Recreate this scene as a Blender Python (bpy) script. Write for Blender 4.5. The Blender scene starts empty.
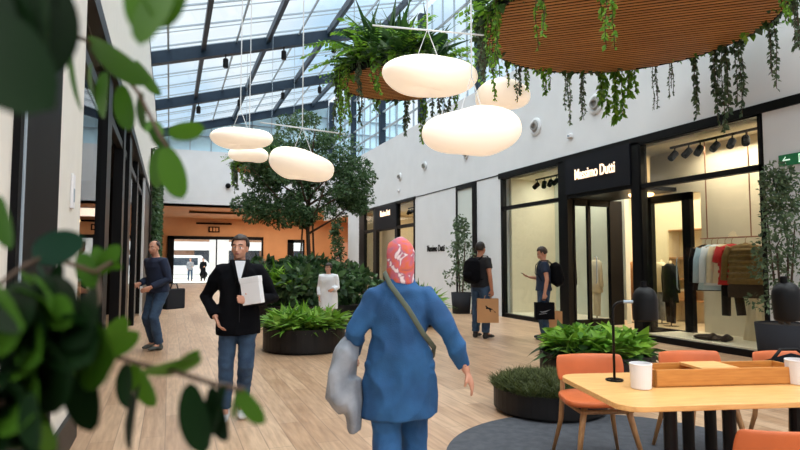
import bpy, bmesh, math, random
import numpy as np
from mathutils import Vector, Matrix, noise
random.seed(7); RNG = np.random.default_rng(7)
S = bpy.context.scene; C = S.collection
PI = math.pi; R = math.radians
EYE = 1.42; YAW = R(21.733); PITCH = R(3.669); FPX = 577.0
# ------------------------------------------------------------ camera
cd = bpy.data.cameras.new('camera'); cam = bpy.data.objects.new('camera', cd); C.objects.link(cam)
cd.sensor_width = 36; cd.lens = FPX/800*36; cd.clip_start = .02; cd.clip_end = 400
cam.location = (0, 0, EYE); cam.rotation_euler = (PI/2+PITCH, 0, -YAW)
cd.dof.use_dof = True; cd.dof.focus_distance = 6.0; cd.dof.aperture_fstop = 4.0
S.camera = cam
# ------------------------------------------------------------ sky
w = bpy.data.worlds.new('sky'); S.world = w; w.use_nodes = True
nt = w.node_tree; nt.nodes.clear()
out = nt.nodes.new('ShaderNodeOutputWorld'); bg = nt.nodes.new('ShaderNodeBackground')
tc = nt.nodes.new('ShaderNodeTexCoord'); sep = nt.nodes.new('ShaderNodeSeparateXYZ')
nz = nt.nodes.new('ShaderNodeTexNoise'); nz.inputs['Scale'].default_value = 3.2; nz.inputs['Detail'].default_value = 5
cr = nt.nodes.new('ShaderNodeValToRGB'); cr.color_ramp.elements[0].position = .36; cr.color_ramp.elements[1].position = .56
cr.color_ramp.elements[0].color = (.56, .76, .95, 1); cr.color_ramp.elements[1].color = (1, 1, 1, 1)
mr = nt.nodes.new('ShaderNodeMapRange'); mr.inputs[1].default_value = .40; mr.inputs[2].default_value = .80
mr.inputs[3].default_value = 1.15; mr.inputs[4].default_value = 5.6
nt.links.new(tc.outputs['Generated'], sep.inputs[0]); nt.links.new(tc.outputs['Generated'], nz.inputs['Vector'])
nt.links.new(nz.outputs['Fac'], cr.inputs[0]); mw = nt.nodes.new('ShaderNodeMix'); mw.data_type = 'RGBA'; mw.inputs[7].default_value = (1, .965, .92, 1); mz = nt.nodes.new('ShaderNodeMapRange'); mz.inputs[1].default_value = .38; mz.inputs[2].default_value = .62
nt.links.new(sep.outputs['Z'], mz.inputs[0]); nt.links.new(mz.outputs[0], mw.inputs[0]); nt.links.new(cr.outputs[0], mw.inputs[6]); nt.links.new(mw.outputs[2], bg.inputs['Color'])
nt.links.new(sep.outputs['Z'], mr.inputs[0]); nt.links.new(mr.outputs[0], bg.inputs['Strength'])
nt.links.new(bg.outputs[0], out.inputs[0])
# ------------------------------------------------------------ lights
def area(name, loc, size, power, color=(1, .85, .65), rot=(0, 0, 0)):
    l = bpy.data.lights.new(name, 'AREA'); l.shape = 'RECTANGLE'; l.size, l.size_y = size; l.energy = power; l.color = color
    o = bpy.data.objects.new(name, l); C.objects.link(o); o.location = loc; o.rotation_euler = rot; return o
sl = bpy.data.lights.new('sun', 'SUN'); sl.energy = 1.1; sl.angle = R(40); sl.color = (1, .97, .92)
so = bpy.data.objects.new('sun', sl); C.objects.link(so); so.rotation_euler = (R(22), R(-14), 0)
area('shop_ceiling_light', (11.2, 9.2, 3.5), (4, 6), 430, (1, .85, .64))
area('display_light', (8.8, 6.9, 3.45), (.5, 1.8), 42, (1, .86, .66))
area('display_light', (9.15, 11.7, 3.56), (.7, 2.0), 24, (.96, 1, .92))
area('far_shop_light', (10, 22, 3.5), (2.5, 5), 120, (1, .86, .66))
area('entrance_light', (6.5, 36.5, 4.2), (9, 6), 430, (1, .86, .68))
area('cafe_light', (-2.6, 11, 3.4), (2, 9), 60, (1, .75, .5))
S.view_settings.view_transform = 'Standard'; S.view_settings.look = 'None'
S.view_settings.gamma = 1; S.view_settings.use_curve_mapping = False
S.view_settings.exposure = 0.0
S.cycles.max_bounces = 8; S.cycles.transparent_max_bounces = 24; S.cycles.use_denoising = True
S.cycles.sample_clamp_indirect = 4; S.cycles.caustics_reflective = False; S.cycles.caustics_refractive = False
# ------------------------------------------------------------ materials
def srgb(c):
    return tuple((x/12.92 if x <= .04045 else ((x+.055)/1.055)**2.4) for x in [v/255 for v in c]) + (1,)
def mat(name, rgb, rough=.6, metal=0, spec=.5, var=0, scale=6, bump=0, bscale=40, stretch=None, rgb2=None, island=0):
    m = bpy.data.materials.new(name); m.use_nodes = True; n = m.node_tree; b = n.nodes['Principled BSDF']
    b.inputs['Base Color'].default_value = srgb(rgb); b.inputs['Roughness'].default_value = rough
    b.inputs['Metallic'].default_value = metal; b.inputs['Specular IOR Level'].default_value = spec
    c1 = srgb(rgb); c2 = srgb(rgb2) if rgb2 else tuple(max(0, min(1, v*(1-var))) for v in c1[:3])+(1,)
    co = n.nodes.new('ShaderNodeTexCoord'); mp = n.nodes.new('ShaderNodeMapping'); n.links.new(co.outputs['Object'], mp.inputs[0])
    if stretch: mp.inputs['Scale'].default_value = stretch
    if var or rgb2:
        t = n.nodes.new('ShaderNodeTexNoise'); t.inputs['Scale'].default_value = scale; t.inputs['Detail'].default_value = 6
        n.links.new(mp.outputs[0], t.inputs['Vector'])
        r = n.nodes.new('ShaderNodeValToRGB'); r.color_ramp.elements[0].position = .35; r.color_ramp.elements[1].position = .65
        r.color_ramp.elements[0].color = c1; r.color_ramp.elements[1].color = c2
        src = t.outputs['Fac']
        if island:
            g = n.nodes.new('ShaderNodeNewGeometry'); src = g.outputs['Random Per Island']
            r.color_ramp.elements[0].position = 0; r.color_ramp.elements[1].position = 1
        n.links.new(src, r.inputs[0]); n.links.new(r.outputs[0], b.inputs['Base Color'])
    if bump:
        t = n.nodes.new('ShaderNodeTexNoise'); t.inputs['Scale'].default_value = bscale; n.links.new(mp.outputs[0], t.inputs['Vector'])
        bp = n.nodes.new('ShaderNodeBump'); bp.inputs['Strength'].default_value = bump; bp.inputs['Distance'].default_value = .01
        n.links.new(t.outputs['Fac'], bp.inputs['Height']); n.links.new(bp.outputs[0], b.inputs['Normal'])
    return m
def leafmat(name, a, b_, rough=.45, spec=.25):
    m = mat(name, a, rough, rgb2=b_, island=1, spec=spec)
    n = m.node_tree; b = n.nodes['Principled BSDF']; o = n.nodes['Material Output']
    tr = n.nodes.new('ShaderNodeBsdfTranslucent'); mx = n.nodes.new('ShaderNodeMixShader'); mx.inputs[0].default_value = .28
    src = b.inputs['Base Color'].links[0].from_socket
    n.links.new(src, tr.inputs[0]); n.links.new(b.outputs[0], mx.inputs[1]); n.links.new(tr.outputs[0], mx.inputs[2]); n.links.new(mx.outputs[0], o.inputs[0])
    return m
def glass(name, tint=(1, 1, 1), ior=1.5, boost=1.0, rough=0.0):
    m = bpy.data.materials.new(name); m.use_nodes = True; n = m.node_tree; n.nodes.clear()
    o = n.nodes.new('ShaderNodeOutputMaterial'); t = n.nodes.new('ShaderNodeBsdfTransparent'); g = n.nodes.new('ShaderNodeBsdfGlossy')
    g.inputs['Roughness'].default_value = rough; t.inputs[0].default_value = tuple(tint)+(1,)
    f = n.nodes.new('ShaderNodeFresnel'); f.inputs[0].default_value = ior; k = n.nodes.new('ShaderNodeMath'); k.operation = 'MULTIPLY'; k.inputs[1].default_value = boost; k.use_clamp = True
    gm = n.nodes.new('ShaderNodeNewGeometry'); iv = n.nodes.new('ShaderNodeMath'); iv.operation = 'SUBTRACT'; iv.inputs[0].default_value = boost; n.links.new(gm.outputs['Backfacing'], iv.inputs[1]); iv.use_clamp = False
    mxm = n.nodes.new('ShaderNodeMath'); mxm.operation = 'MAXIMUM'; mxm.inputs[1].default_value = 0; ml = n.nodes.new('ShaderNodeMath'); ml.operation = 'MULTIPLY'; n.links.new(iv.outputs[0], mxm.inputs[0]); n.links.new(mxm.outputs[0], k.inputs[1])
    mx = n.nodes.new('ShaderNodeMixShader'); n.links.new(f.outputs[0], k.inputs[0]); n.links.new(k.outputs[0], mx.inputs[0])
    n.links.new(t.outputs[0], mx.inputs[1]); n.links.new(g.outputs[0], mx.inputs[2]); n.links.new(mx.outputs[0], o.inputs[0]); return m
def emis(name, rgb, st):
    m = bpy.data.materials.new(name); m.use_nodes = True; b = m.node_tree.nodes['Principled BSDF']
    b.inputs['Base Color'].default_value = srgb(rgb); b.inputs['Emission Color'].default_value = srgb(rgb); b.inputs['Emission Strength'].default_value = st; return m
M = {}
M['white'] = mat('white_plaster', (214, 216, 220), .7, var=.04, scale=2)
M['ivory'] = mat('ivory_plaster', (222, 218, 210), .6, var=.04)
M['beige'] = mat('cream_wall', (226, 214, 190), .7, var=.04)
M['greige'] = mat('pale_grey_green_wall', (206, 210, 198), .7, var=.04)
M['panel'] = mat('pale_panel', (205, 212, 208), .35)
M['black'] = mat('black_metal', (10, 10, 12), .42, spec=.16)
M['blackm'] = mat('matt_black', (8, 8, 11), .6, spec=.12)
M['signblue'] = mat('dark_sign_panel', (10, 12, 20), .6, spec=.2)
M['steel'] = mat('dark_blue_steel', (22, 42, 60), .5, var=.15, spec=.3)
M['greybar'] = mat('grey_aluminium', (150, 165, 178), .5)
M['orange'] = mat('orange_wall', (212, 160, 114), .7, var=.10, scale=1.2)
M['leather'] = mat('orange_leather', (188, 92, 42), .55, var=.12, scale=9, bump=.15, bscale=160)
M['oak'] = mat('oak', (222, 172, 108), .4, rgb2=(204, 150, 88), scale=5, stretch=(1.2, 14, 14))
M['oakd'] = mat('golden_oak', (196, 132, 62), .45, rgb2=(180, 116, 50), scale=6, stretch=(1.2, 14, 14))
M['ash'] = mat('ash_legs', (176, 130, 84), .45, rgb2=(150, 106, 66), scale=5, stretch=(12, 12, 1.5))
M['slat'] = mat('cedar_slats', (196, 136, 74), .55, rgb2=(156, 102, 54), scale=2, stretch=(.6, 14, 1))
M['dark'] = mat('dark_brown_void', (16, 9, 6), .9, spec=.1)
M['rug'] = mat('slate_rug', (74, 77, 84), .95, rgb2=(60, 63, 70), scale=14, bump=.4, bscale=220)
M['pot'] = mat('anthracite_pot', (42, 43, 48), .85, spec=.15, var=.1)
M['planter'] = mat('black_planter', (20, 18, 19), .5, spec=.3)
M['vent'] = mat('vent_grey', (150, 148, 146), .7, spec=.2)
M['soil'] = mat('soil', (38, 28, 20), .95, var=.3, scale=30)
M['bark'] = mat('bark', (74, 56, 42), .9, var=.3, scale=12, bump=.5)
M['skin'] = mat('skin', (196, 142, 118), .5, var=.06)
M['skin2'] = mat('skin_tan', (178, 122, 96), .5, var=.06)
M['hair'] = mat('dark_hair', (30, 24, 22), .6, var=.3, scale=60)
M['hairb'] = mat('brown_hair', (50, 36, 28), .6, var=.3, scale=60)
M['hairg'] = mat('grey_hair', (74, 64, 60), .6, var=.3, scale=60)
M['eyew'] = mat('eye_white', (220, 216, 210), .3)
M['lip'] = mat('lips', (150, 84, 76), .5)
M['denim'] = mat('blue_denim', (50, 76, 104), .85, rgb2=(34, 56, 84), scale=10, bump=.3, bscale=200)
M['tunic'] = mat('teal_denim', (34, 88, 138), .85, rgb2=(22, 66, 110), scale=5, bump=.3, bscale=150)
M['jblack'] = mat('black_cloth', (11, 12, 17), .9, var=.2, spec=.1, scale=20)
M['tee'] = mat('black_cotton', (24, 25, 30), .9)
M['tee2'] = mat('navy_cotton', (28, 42, 66), .9)
M['navy'] = mat('navy_wool', (26, 38, 64), .9, var=.15)
M['shirt'] = mat('white_shirt', (222, 226, 234), .8)
M['greycl'] = mat('grey_cloth', (146, 150, 158), .9, rgb2=(112, 118, 128), scale=7)
M['kraft'] = mat('kraft_paper', (188, 142, 98), .8, var=.06)
M['whitebox'] = mat('white_card', (226, 226, 230), .5)
M['ceramic'] = mat('white_ceramic', (226, 224, 226), .35)
M['olive'] = mat('olive_strap', (84, 92, 80), .8)
M['shoe'] = mat('grey_trainer', (70, 74, 72), .7)
M['shoed'] = mat('dark_shoe', (26, 24, 28), .6)
M['shoew'] = mat('white_trainer', (205, 205, 208), .6)
M['shopfloor'] = mat('pale_shop_floor', (196, 176, 146), .35, var=.05)
M['stone'] = mat('street_paving', (190, 190, 188), .8, var=.06)
M['brick'] = mat('brick_facade', (150, 112, 90), .9, var=.2, scale=3)
M['red'] = mat('red_cloth', (186, 28, 30), .7)
M['lbl'] = mat('light_blue_cloth', (176, 198, 214), .8)
M['mustard'] = mat('olive_brown_quilt', (124, 96, 46), .7, var=.3, scale=16)
M['brownd'] = mat('dark_brown_fur', (44, 30, 22), .9, var=.3, scale=30)
M['cream'] = mat('cream_cloth', (222, 206, 176), .85)
M['tan'] = mat('camel_coat', (172, 120, 70), .85)
M['exitg'] = mat('exit_green', (18, 118, 72), .5)
M['exitlit'] = emis('exit_white', (225, 255, 235), .7)
M['letter'] = emis('lit_letters', (255, 226, 196), 1.15)
M['lampw'] = emis('warm_ceiling_lamp', (255, 205, 140), 5)
M['stripl'] = emis('strip_lamp', (255, 240, 215), 2.5)
M['glassd'] = mat('dark_window_glass', (50, 60, 72), .15)
M['glass'] = glass('shop_glass', (.93, .96, .95), 1.45)
M['roofglass'] = glass('roof_glass', (.90, .95, .98), 1.35, .5)
M['frost'] = mat('frosted_end_glazing', (190, 222, 236), .3, var=.05)
M['leafa'] = leafmat('deep_green_leaf', (26, 50, 26), (62, 96, 44))
M['leafj'] = leafmat('lime_leaf', (88, 132, 40), (146, 180, 80))
M['leafb'] = leafmat('bright_green_leaf', (70, 122, 34), (132, 172, 58))
M['leafc'] = leafmat('grey_green_leaf', (58, 78, 58), (104, 124, 90))
M['leafi'] = leafmat('teal_shrub_leaf', (18, 48, 34), (28, 60, 42), .5, .1)
M['leafd'] = leafmat('tree_leaf', (40, 66, 40), (86, 114, 74))
M['leafe'] = leafmat('grass_leaf', (46, 56, 30), (92, 100, 56))
M['leaff'] = leafmat('glossy_shrub_leaf', (38, 72, 14), (64, 102, 24), .45, .15)
M['leafg'] = leafmat('dark_backlit_shrub_leaf', (8, 22, 8), (18, 42, 16), .5, .06)  # same shrub's leaf, backlit shade put into the colour
M['leafk'] = leafmat('mid_green_bush_leaf', (34, 62, 38), (82, 112, 66))
M['leafh'] = leafmat('variegated_leaf', (60, 92, 66), (160, 178, 148))
# wooden floor of planks running down the hall
def floor_mat():
    m = bpy.data.materials.new('oak_plank_floor'); m.use_nodes = True; n = m.node_tree; b = n.nodes['Principled BSDF']
    co = n.nodes.new('ShaderNodeTexCoord'); mp = n.nodes.new('ShaderNodeMapping'); mp.inputs['Rotation'].default_value = (0, 0, PI/2)
    n.links.new(co.outputs['Object'], mp.inputs[0])
    br = n.nodes.new('ShaderNodeTexBrick'); n.links.new(mp.outputs[0], br.inputs['Vector'])
    br.inputs['Scale'].default_value = 1; br.inputs['Brick Width'].default_value = 1.3; br.inputs['Row Height'].default_value = .185
    br.inputs['Mortar Size'].default_value = .003; br.inputs['Mortar Smooth'].default_value = .2
    br.inputs['Color1'].default_value = srgb((207, 176, 146)); br.inputs['Color2'].default_value = srgb((180, 146, 116)); br.inputs['Mortar'].default_value = srgb((138, 112, 92))
    g = n.nodes.new('ShaderNodeTexNoise'); g.inputs['Scale'].default_value = 3; g.inputs['Detail'].default_value = 8
    mp2 = n.nodes.new('ShaderNodeMapping'); mp2.inputs['Scale'].default_value = (9, .8, 1); n.links.new(co.outputs['Object'], mp2.inputs[0]); n.links.new(mp2.outputs[0], g.inputs['Vector'])
    r = n.nodes.new('ShaderNodeValToRGB'); r.color_ramp.elements[0].position = .3; r.color_ramp.elements[1].position = .7
    r.color_ramp.elements[0].color = (.66, .61, .58, 1); r.color_ramp.elements[1].color = (1.06, 1.06, 1.06, 1); n.links.new(g.outputs['Fac'], r.inputs[0])
    mx = n.nodes.new('ShaderNodeMix'); mx.data_type = 'RGBA'; mx.blend_type = 'MULTIPLY'; mx.inputs[0].default_value = 1
    n.links.new(br.outputs['Color'], mx.inputs[6]); n.links.new(r.outputs[0], mx.inputs[7]); n.links.new(mx.outputs[2], b.inputs['Base Color'])
    b.inputs['Roughness'].default_value = .32; b.inputs['Specular IOR Level'].default_value = .5
    return m
M['floor'] = floor_mat()
# ------------------------------------------------------------ mesh helpers
class MB:
    def __init__(s): s.v = []; s.f = []
    def add(s, vs, fs):
        k = len(s.v); s.v += [tuple(v) for v in vs]; s.f += [tuple(i+k for i in f) for f in fs]; return s
    def box(s, x0, x1, y0, y1, z0, z1, mtx=None):
        vs = [Vector((x, y, z)) for z in (z0, z1) for y in (y0, y1) for x in (x0, x1)]
        if mtx: vs = [mtx @ v for v in vs]
        return s.add(vs, [(0, 2, 3, 1), (4, 5, 7, 6), (0, 1, 5, 4), (2, 6, 7, 3), (0, 4, 6, 2), (1, 3, 7, 5)])
    def tube(s, pts, rad, seg=10, caps=True, ell=None, up=None):
        pts = [Vector(p) for p in pts]; n = len(pts)
        if not hasattr(rad, '__len__'): rad = [rad]*n
        rings = []; prev = Vector(up) if up else None
        for i, p in enumerate(pts):
            d = (pts[min(i+1, n-1)]-pts[max(i-1, 0)])
            d = d.normalized() if d.length > 1e-9 else Vector((0, 0, 1))
            if prev is None: prev = Vector((1, 0, 0)) if abs(d.x) < .9 else Vector((0, 1, 0))
            a = (prev-d*prev.dot(d))
            a = a.normalized() if a.length > 1e-6 else d.orthogonal().normalized()
            b = d.cross(a); prev = a
            r = rad[i]; ra, rb = (r if hasattr(r, '__len__') else (r, r*(ell or 1)))
            rings.append([p+a*math.cos(2*PI*k/seg)*ra+b*math.sin(2*PI*k/seg)*rb for k in range(seg)])
        vs = [v for rg in rings for v in rg]; fs = []
        for i in range(n-1):
            for k in range(seg):
                k2 = (k+1) % seg; fs.append((i*seg+k, i*seg+k2, (i+1)*seg+k2, (i+1)*seg+k))
        if caps: fs += [tuple(range(seg-1, -1, -1)), tuple(range((n-1)*seg, n*seg))]
        return s.add(vs, fs)
    def lathe(s, prof, c=(0, 0, 0), seg=32, sx=1, sy=1, mtx=None, caps=True):
        vs = []; fs = []; n = len(prof)
        for r, z in prof:
            for k in range(seg):
                v = Vector((r*sx*math.cos(2*PI*k/seg), r*sy*math.sin(2*PI*k/seg), z))
                vs.append((mtx @ v if mtx else v)+Vector(c))
        for i in range(n-1):
            for k in range(seg):
                k2 = (k+1) % seg; fs.append((i*seg+k, i*seg+k2, (i+1)*seg+k2, (i+1)*seg+k))
        if caps: fs += [tuple(range(seg-1, -1, -1)), tuple(range((n-1)*seg, n*seg))]
        return s.add(vs, fs)
    def ball(s, c, r, seg=14, rings=9, mtx=None):
        if not hasattr(r, '__len__'): r = (r, r, r)
        vs = []; c = Vector(c)
        for i in range(1, rings):
            t = PI*i/rings
            for k in range(seg):
                v = Vector((math.sin(t)*math.cos(2*PI*k/seg)*r[0], math.sin(t)*math.sin(2*PI*k/seg)*r[1], -math.cos(t)*r[2]))
                vs.append((mtx @ v if mtx else v)+c)
        fs = []
        for i in range(rings-2):
            for k in range(seg):
                k2 = (k+1) % seg; fs.append((i*seg+k, i*seg+k2, (i+1)*seg+k2, (i+1)*seg+k))
        a = len(vs); bo = Vector((0, 0, -r[2])); to = Vector((0, 0, r[2]))
        vs += [(mtx @ bo if mtx else bo)+c, (mtx @ to if mtx else to)+c]
        for k in range(seg):
            k2 = (k+1) % seg; fs.append((a, k2, k)); fs.append((a+1, (rings-2)*seg+k, (rings-2)*seg+k2))
        return s.add(vs, fs)
    def prism(s, outline, z0, z1, mtx=None):
        n = len(outline); vs = [Vector((x, y, z)) for z in (z0, z1) for x, y in outline]
        if mtx: vs = [mtx @ v for v in vs]
        return s.add(vs, [tuple(range(n-1, -1, -1)), tuple(range(n, 2*n))]+[(i, (i+1) % n, n+(i+1) % n, n+i) for i in range(n)])
    def build(s, name, m, parent=None, smooth=False, bevel=0, sub=0, kind=None):
        me = bpy.data.meshes.new(name); me.from_pydata(s.v, [], s.f); me.materials.append(M[m] if isinstance(m, str) else m)
        if smooth: me.polygons.foreach_set('use_smooth', [True]*len(me.polygons))
        me.update(); o = bpy.data.objects.new(name, me); C.objects.link(o)
        if parent: o.parent = parent
        if bevel:
            b = o.modifiers.new('bevel', 'BEVEL'); b.width = bevel; b.segments = 2; b.limit_method = 'ANGLE'
        if sub:
            b = o.modifiers.new('sub', 'SUBSURF'); b.levels = sub; b.render_levels = sub
        if kind: o['kind'] = kind
        return o
def tag(o, label, cat, group=None):
    o['label'] = label; o['category'] = cat
    if group: o['group'] = group
    return o
def thing(name, label, cat, loc=(0, 0, 0), rz=0, group=None):
    o = bpy.data.objects.new(name, None); C.objects.link(o); o.location = loc; o.rotation_euler = (0, 0, rz); o.empty_display_size = .1
    return tag(o, label, cat, group)
def struct(name, b, m, parent=None, **k):
    o = b.build(name, m, parent, **k)
    if not parent: o['kind'] = 'structure'
    return o
def dup(root, loc, rz, label, group=None):
    r = root.copy(); C.objects.link(r); r.location = loc; r.rotation_euler = (0, 0, rz); r['label'] = label
    if group: r['group'] = group
    for ch in list(root.children):
        c = ch.copy(); C.objects.link(c); c.parent = r
        for g in ch.children:
            d = g.copy(); C.objects.link(d); d.parent = c
    return r
def at(px, py, dist):            # world point seen at a picture position, dist metres in front of the camera
    u = (px-400)/FPX; v = -(py-225)/FPX
    cf = math.cos(PITCH)-v*math.sin(PITCH); cz = math.sin(PITCH)+v*math.cos(PITCH)
    return Vector(((cf*math.sin(YAW)+u*math.cos(YAW))*dist, (cf*math.cos(YAW)-u*math.sin(YAW))*dist, EYE+cz*dist))
# leaf templates (x along the leaf, y across, z up)
def leaf_tmpl(n=4, wid=.5, bend=-.25, fold=.12, shape=.8):
    vs = []; fs = []
    for i in range(n+1):
        t = i/n; hw = wid/2*(math.sin(PI*min(1, t**shape))+.02); z = bend*t*t
        vs += [(t, -hw, z+fold*hw), (t, 0, z), (t, hw, z+fold*hw)]
    for i in range(n):
        a = 3*i; fs += [(a, a+3, a+4, a+1), (a+1, a+4, a+5, a+2)]
    return np.array(vs), np.array(fs)
OVATE = leaf_tmpl(4, .55); SMALL = leaf_tmpl(2, .55, -.1); BLADE = leaf_tmpl(5, .14, -.55, .2, .5); STRAP = leaf_tmpl(5, .22, -.45, .25, .55)
BIG = leaf_tmpl(14, .50, -.10, .22, .85)
_v = BIG[0]; _t = _v[:, 0]; _hw = .25*np.sqrt(np.clip(np.sin(PI*_t**.9), 0, 1))*(.80+.35*_t); _sg = np.sign(_v[:, 1]); _v[:, 1] = _sg*_hw; _v[:, 2] = -.10*_t*_t+.22*_hw*np.abs(_sg)
SALAD = leaf_tmpl(5, .56, -.55, .3, .75); GRASS = leaf_tmpl(3, .09, -.5, 0, .5)
def leaves(name, m, parent, tmpl, pos, dirs, scale, up=None, kind=None, smooth=False):
    tv, tf = tmpl; pos = np.asarray(pos, float); d = np.asarray(dirs, float); n = len(pos)
    d /= np.linalg.norm(d, axis=1, keepdims=True)+1e-9
    u = np.tile([0, 0, 1.], (n, 1))+RNG.normal(0, .35, (n, 3)) if up is None else np.asarray(up, float)
    y = np.cross(u, d); y /= np.linalg.norm(y, axis=1, keepdims=True)+1e-9; z = np.cross(d, y)
    s = np.broadcast_to(np.asarray(scale, float), (n,))[:, None, None]
    V = (tv[None, :, 0:1]*d[:, None]+tv[None, :, 1:2]*y[:, None]+tv[None, :, 2:3]*z[:, None])*s+pos[:, None]
    V = V.reshape(-1, 3); F = (tf[None]+(np.arange(n)*len(tv))[:, None, None]).reshape(-1, 4)
    me = bpy.data.meshes.new(name); me.vertices.add(len(V)); me.vertices.foreach_set('co', V.ravel())
    me.loops.add(F.size); me.loops.foreach_set('vertex_index', F.ravel().astype(np.int32))
    me.polygons.add(len(F)); me.polygons.foreach_set('loop_start', (np.arange(len(F))*4).astype(np.int32))
    me.polygons.foreach_set('loop_total', np.full(len(F), 4, np.int32))
    me.update(calc_edges=True); me.validate(); me.materials.append(M[m])
    if smooth: me.polygons.foreach_set('use_smooth', [True]*len(me.polygons))
    o = bpy.data.objects.new(name, me); C.objects.link(o)
    if parent: o.parent = parent
    if kind: o['kind'] = kind
    return o
def rnd_dir(n, zlo=-.3, zhi=1):
    a = RNG.uniform(0, 2*PI, n); z = RNG.uniform(zlo, zhi, n); return np.stack([np.cos(a), np.sin(a), z], 1)
# ============================================================ THE SETTING
XR, XL, ZL, ZT = 8.1, -.7, 3.71, 6.33
def ez(x): return 7.9+.276*(x+.7)         # roof plane
struct('floor', MB().box(XL-.35, 14, -4, 41.2, -.1, 0), 'floor')
struct('ground', MB().box(-30, 45, 41.2, 95, -.12, -.02), 'stone')
# right wall: upper band with the piers between the shop fronts
b = MB().box(XR, XR+.3, -4, 32, ZL+.04, ZT)
for y0, y1 in ((-4, 5.84), (13.12, 14.42), (15.66, 18.86), (25.35, 27.2)): b.box(XR, XR+.25, y0, y1, 0, ZL+.04)
struct('wall_right', b, 'white')
struct('trim_1', MB().box(XR-.03, XR+.1, -4, 13.2, ZL-.09, ZL+.05).box(XR-.03, XR+.1, 18.8, 25.4, ZL-.05, ZL+.05).box(XR-.012, XR+.1, 13.2, 18.8, ZL-.0, ZL+.03), 'black')
# left wall
b = MB().box(XL-.3, XL, -4, 32, 3.86, 7.9).box(XL-.25, XL, 4.34, 5.42, 0, 3.86).box(XL-.25, XL-.02, 1.0, 3.28, 0, 3.86)
struct('wall_left', b, 'ivory')
struct('trim_2', MB().box(XL-.28, XL+.012, 3.26, 4.34, 0, 3.86), 'blackm')
struct('trim_3', MB().box(XL-.02, XL+.02, 3.33, 3.36, 0, 3.86), 'greybar')
struct('trim_4', MB().box(XL-.5, XL+.04, 5.42, 21.6, 3.70, 3.87), 'black')
struct('trim_5', MB().box(XL-.35, XL+.01, 17.5, 21.8, 0, 3.7), 'black')
struct('trim_6', MB().box(XL-.02, XL+.03, 17.0, 17.25, 0, 3.7), 'white')
struct('baseboard_left', MB().box(XL-.2, XL+.03, 4.33, 5.44, 0, .25), 'black')
struct('trim_7', MB().box(XL-.35, XL, 21.8, 41, 0, 3.86), 'blackm')
# back: white band over the lobby, lobby soffit, orange wall with two openings
struct('wall_back', MB().box(XL-.3, 14, 32, 32.3, 4.33, 7.3), 'white')
struct('ceiling', MB().box(XL-.3, 1.0, 32, 41.2, 4.33, 4.45).box(6.3, 14, 32, 41.2, 4.33, 4.45).box(1.0, 6.3, 32, 34.4, 4.33, 4.45).box(1.0, 6.3, 36.4, 41.2, 4.33, 4.45).box(.9, 6.4, 34.3, 36.5, 4.75, 4.85).box(.95, 1.0, 34.4, 36.4, 4.33, 4.8).box(1, 6.3, 36.4, 36.45, 4.33, 4.8), 'orange')
b = MB().box(XL, -.16, 41, 41.2, 0, 4.33).box(-.16, 6.05, 41, 41.2, 3.15, 4.33).box(6.05, 7.75, 41, 41.2, 0, 4.33).box(7.75, 8.95, 41, 41.2, 3.0, 4.33).box(8.95, 14, 41, 41.2, 0, 4.33)
b.box(13.8, 14, 27, 41, 0, 4.33).box(8.35, 14, 27, 27.2, 0, 4.33)
struct('wall_lobby', b, 'orange')
for k, (x0, x1, zt) in enumerate(((-.16, 6.05, 3.15), (7.75, 8.95, 3.0))):
    fr = MB().box(x0, x0+.42, 40.9, 41.05, 0, zt).box(x1-.12, x1, 40.9, 41.05, 0, zt).box(x0, x1, 40.9, 41.05, zt-.22, zt)
    if k == 0: fr.box(2.9, 2.98, 40.95, 41.05, 0, zt)
    d = struct('door_%d' % (k+1), fr, 'black')
    struct('pane', MB().box(x0+.1, x1-.1, 41.06, 41.08, 0, zt-.1), 'glass', d)
struct('trim_8', MB().box(.0, 6.0, 40.7, 41, 0, .03), 'black')
# end glazing above the band, and its bars
def gable(y, x0, x1, z0, name, m):
    b = MB(); b.prism([(x0, z0), (x1, z0), (x1, ez(x1)), (x0, ez(x0))], 0, .03, Matrix(((1, 0, 0, 0), (0, 0, 1, y), (0, 1, 0, 0), (0, 0, 0, 1)))); return struct(name, b, m)
g = gable(32.1, XL, XR+5, 7.3, 'window_1', 'frost')
b = MB()
for x in np.arange(-.2, XR+5, 1.06): b.box(x-.02, x+.02, 32.0, 32.1, 7.3, ez(x))
for z in (8.1, 8.9, 9.7): b.box(max(XL, (z-7.9)/.276-.7), XR+5, 32.0, 32.1, z-.02, z+.02)
struct('frame', b, 'greybar', g)
# right clerestory
g = struct('window_2', MB().box(XR+.14, XR+.17, -4, 32, ZT, ez(XR)), 'roofglass')
b = MB()
for y in np.arange(6.1, 33, 4.15): b.box(XR+.02, XR+.26, y-.11, y+.11, ZT, ez(XR))
struct('post', b, 'steel', g)
b = MB()
for z in (7.0, 7.75, 8.5, 9.3): b.box(XR+.11, XR+.19, -4, 32, z-.025, z+.025)
for y in np.arange(-3.9, 32, .83): b.box(XR+.12, XR+.18, y-.012, y+.012, ZT, ez(XR))
struct('bar', b, 'greybar', g)
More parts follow.
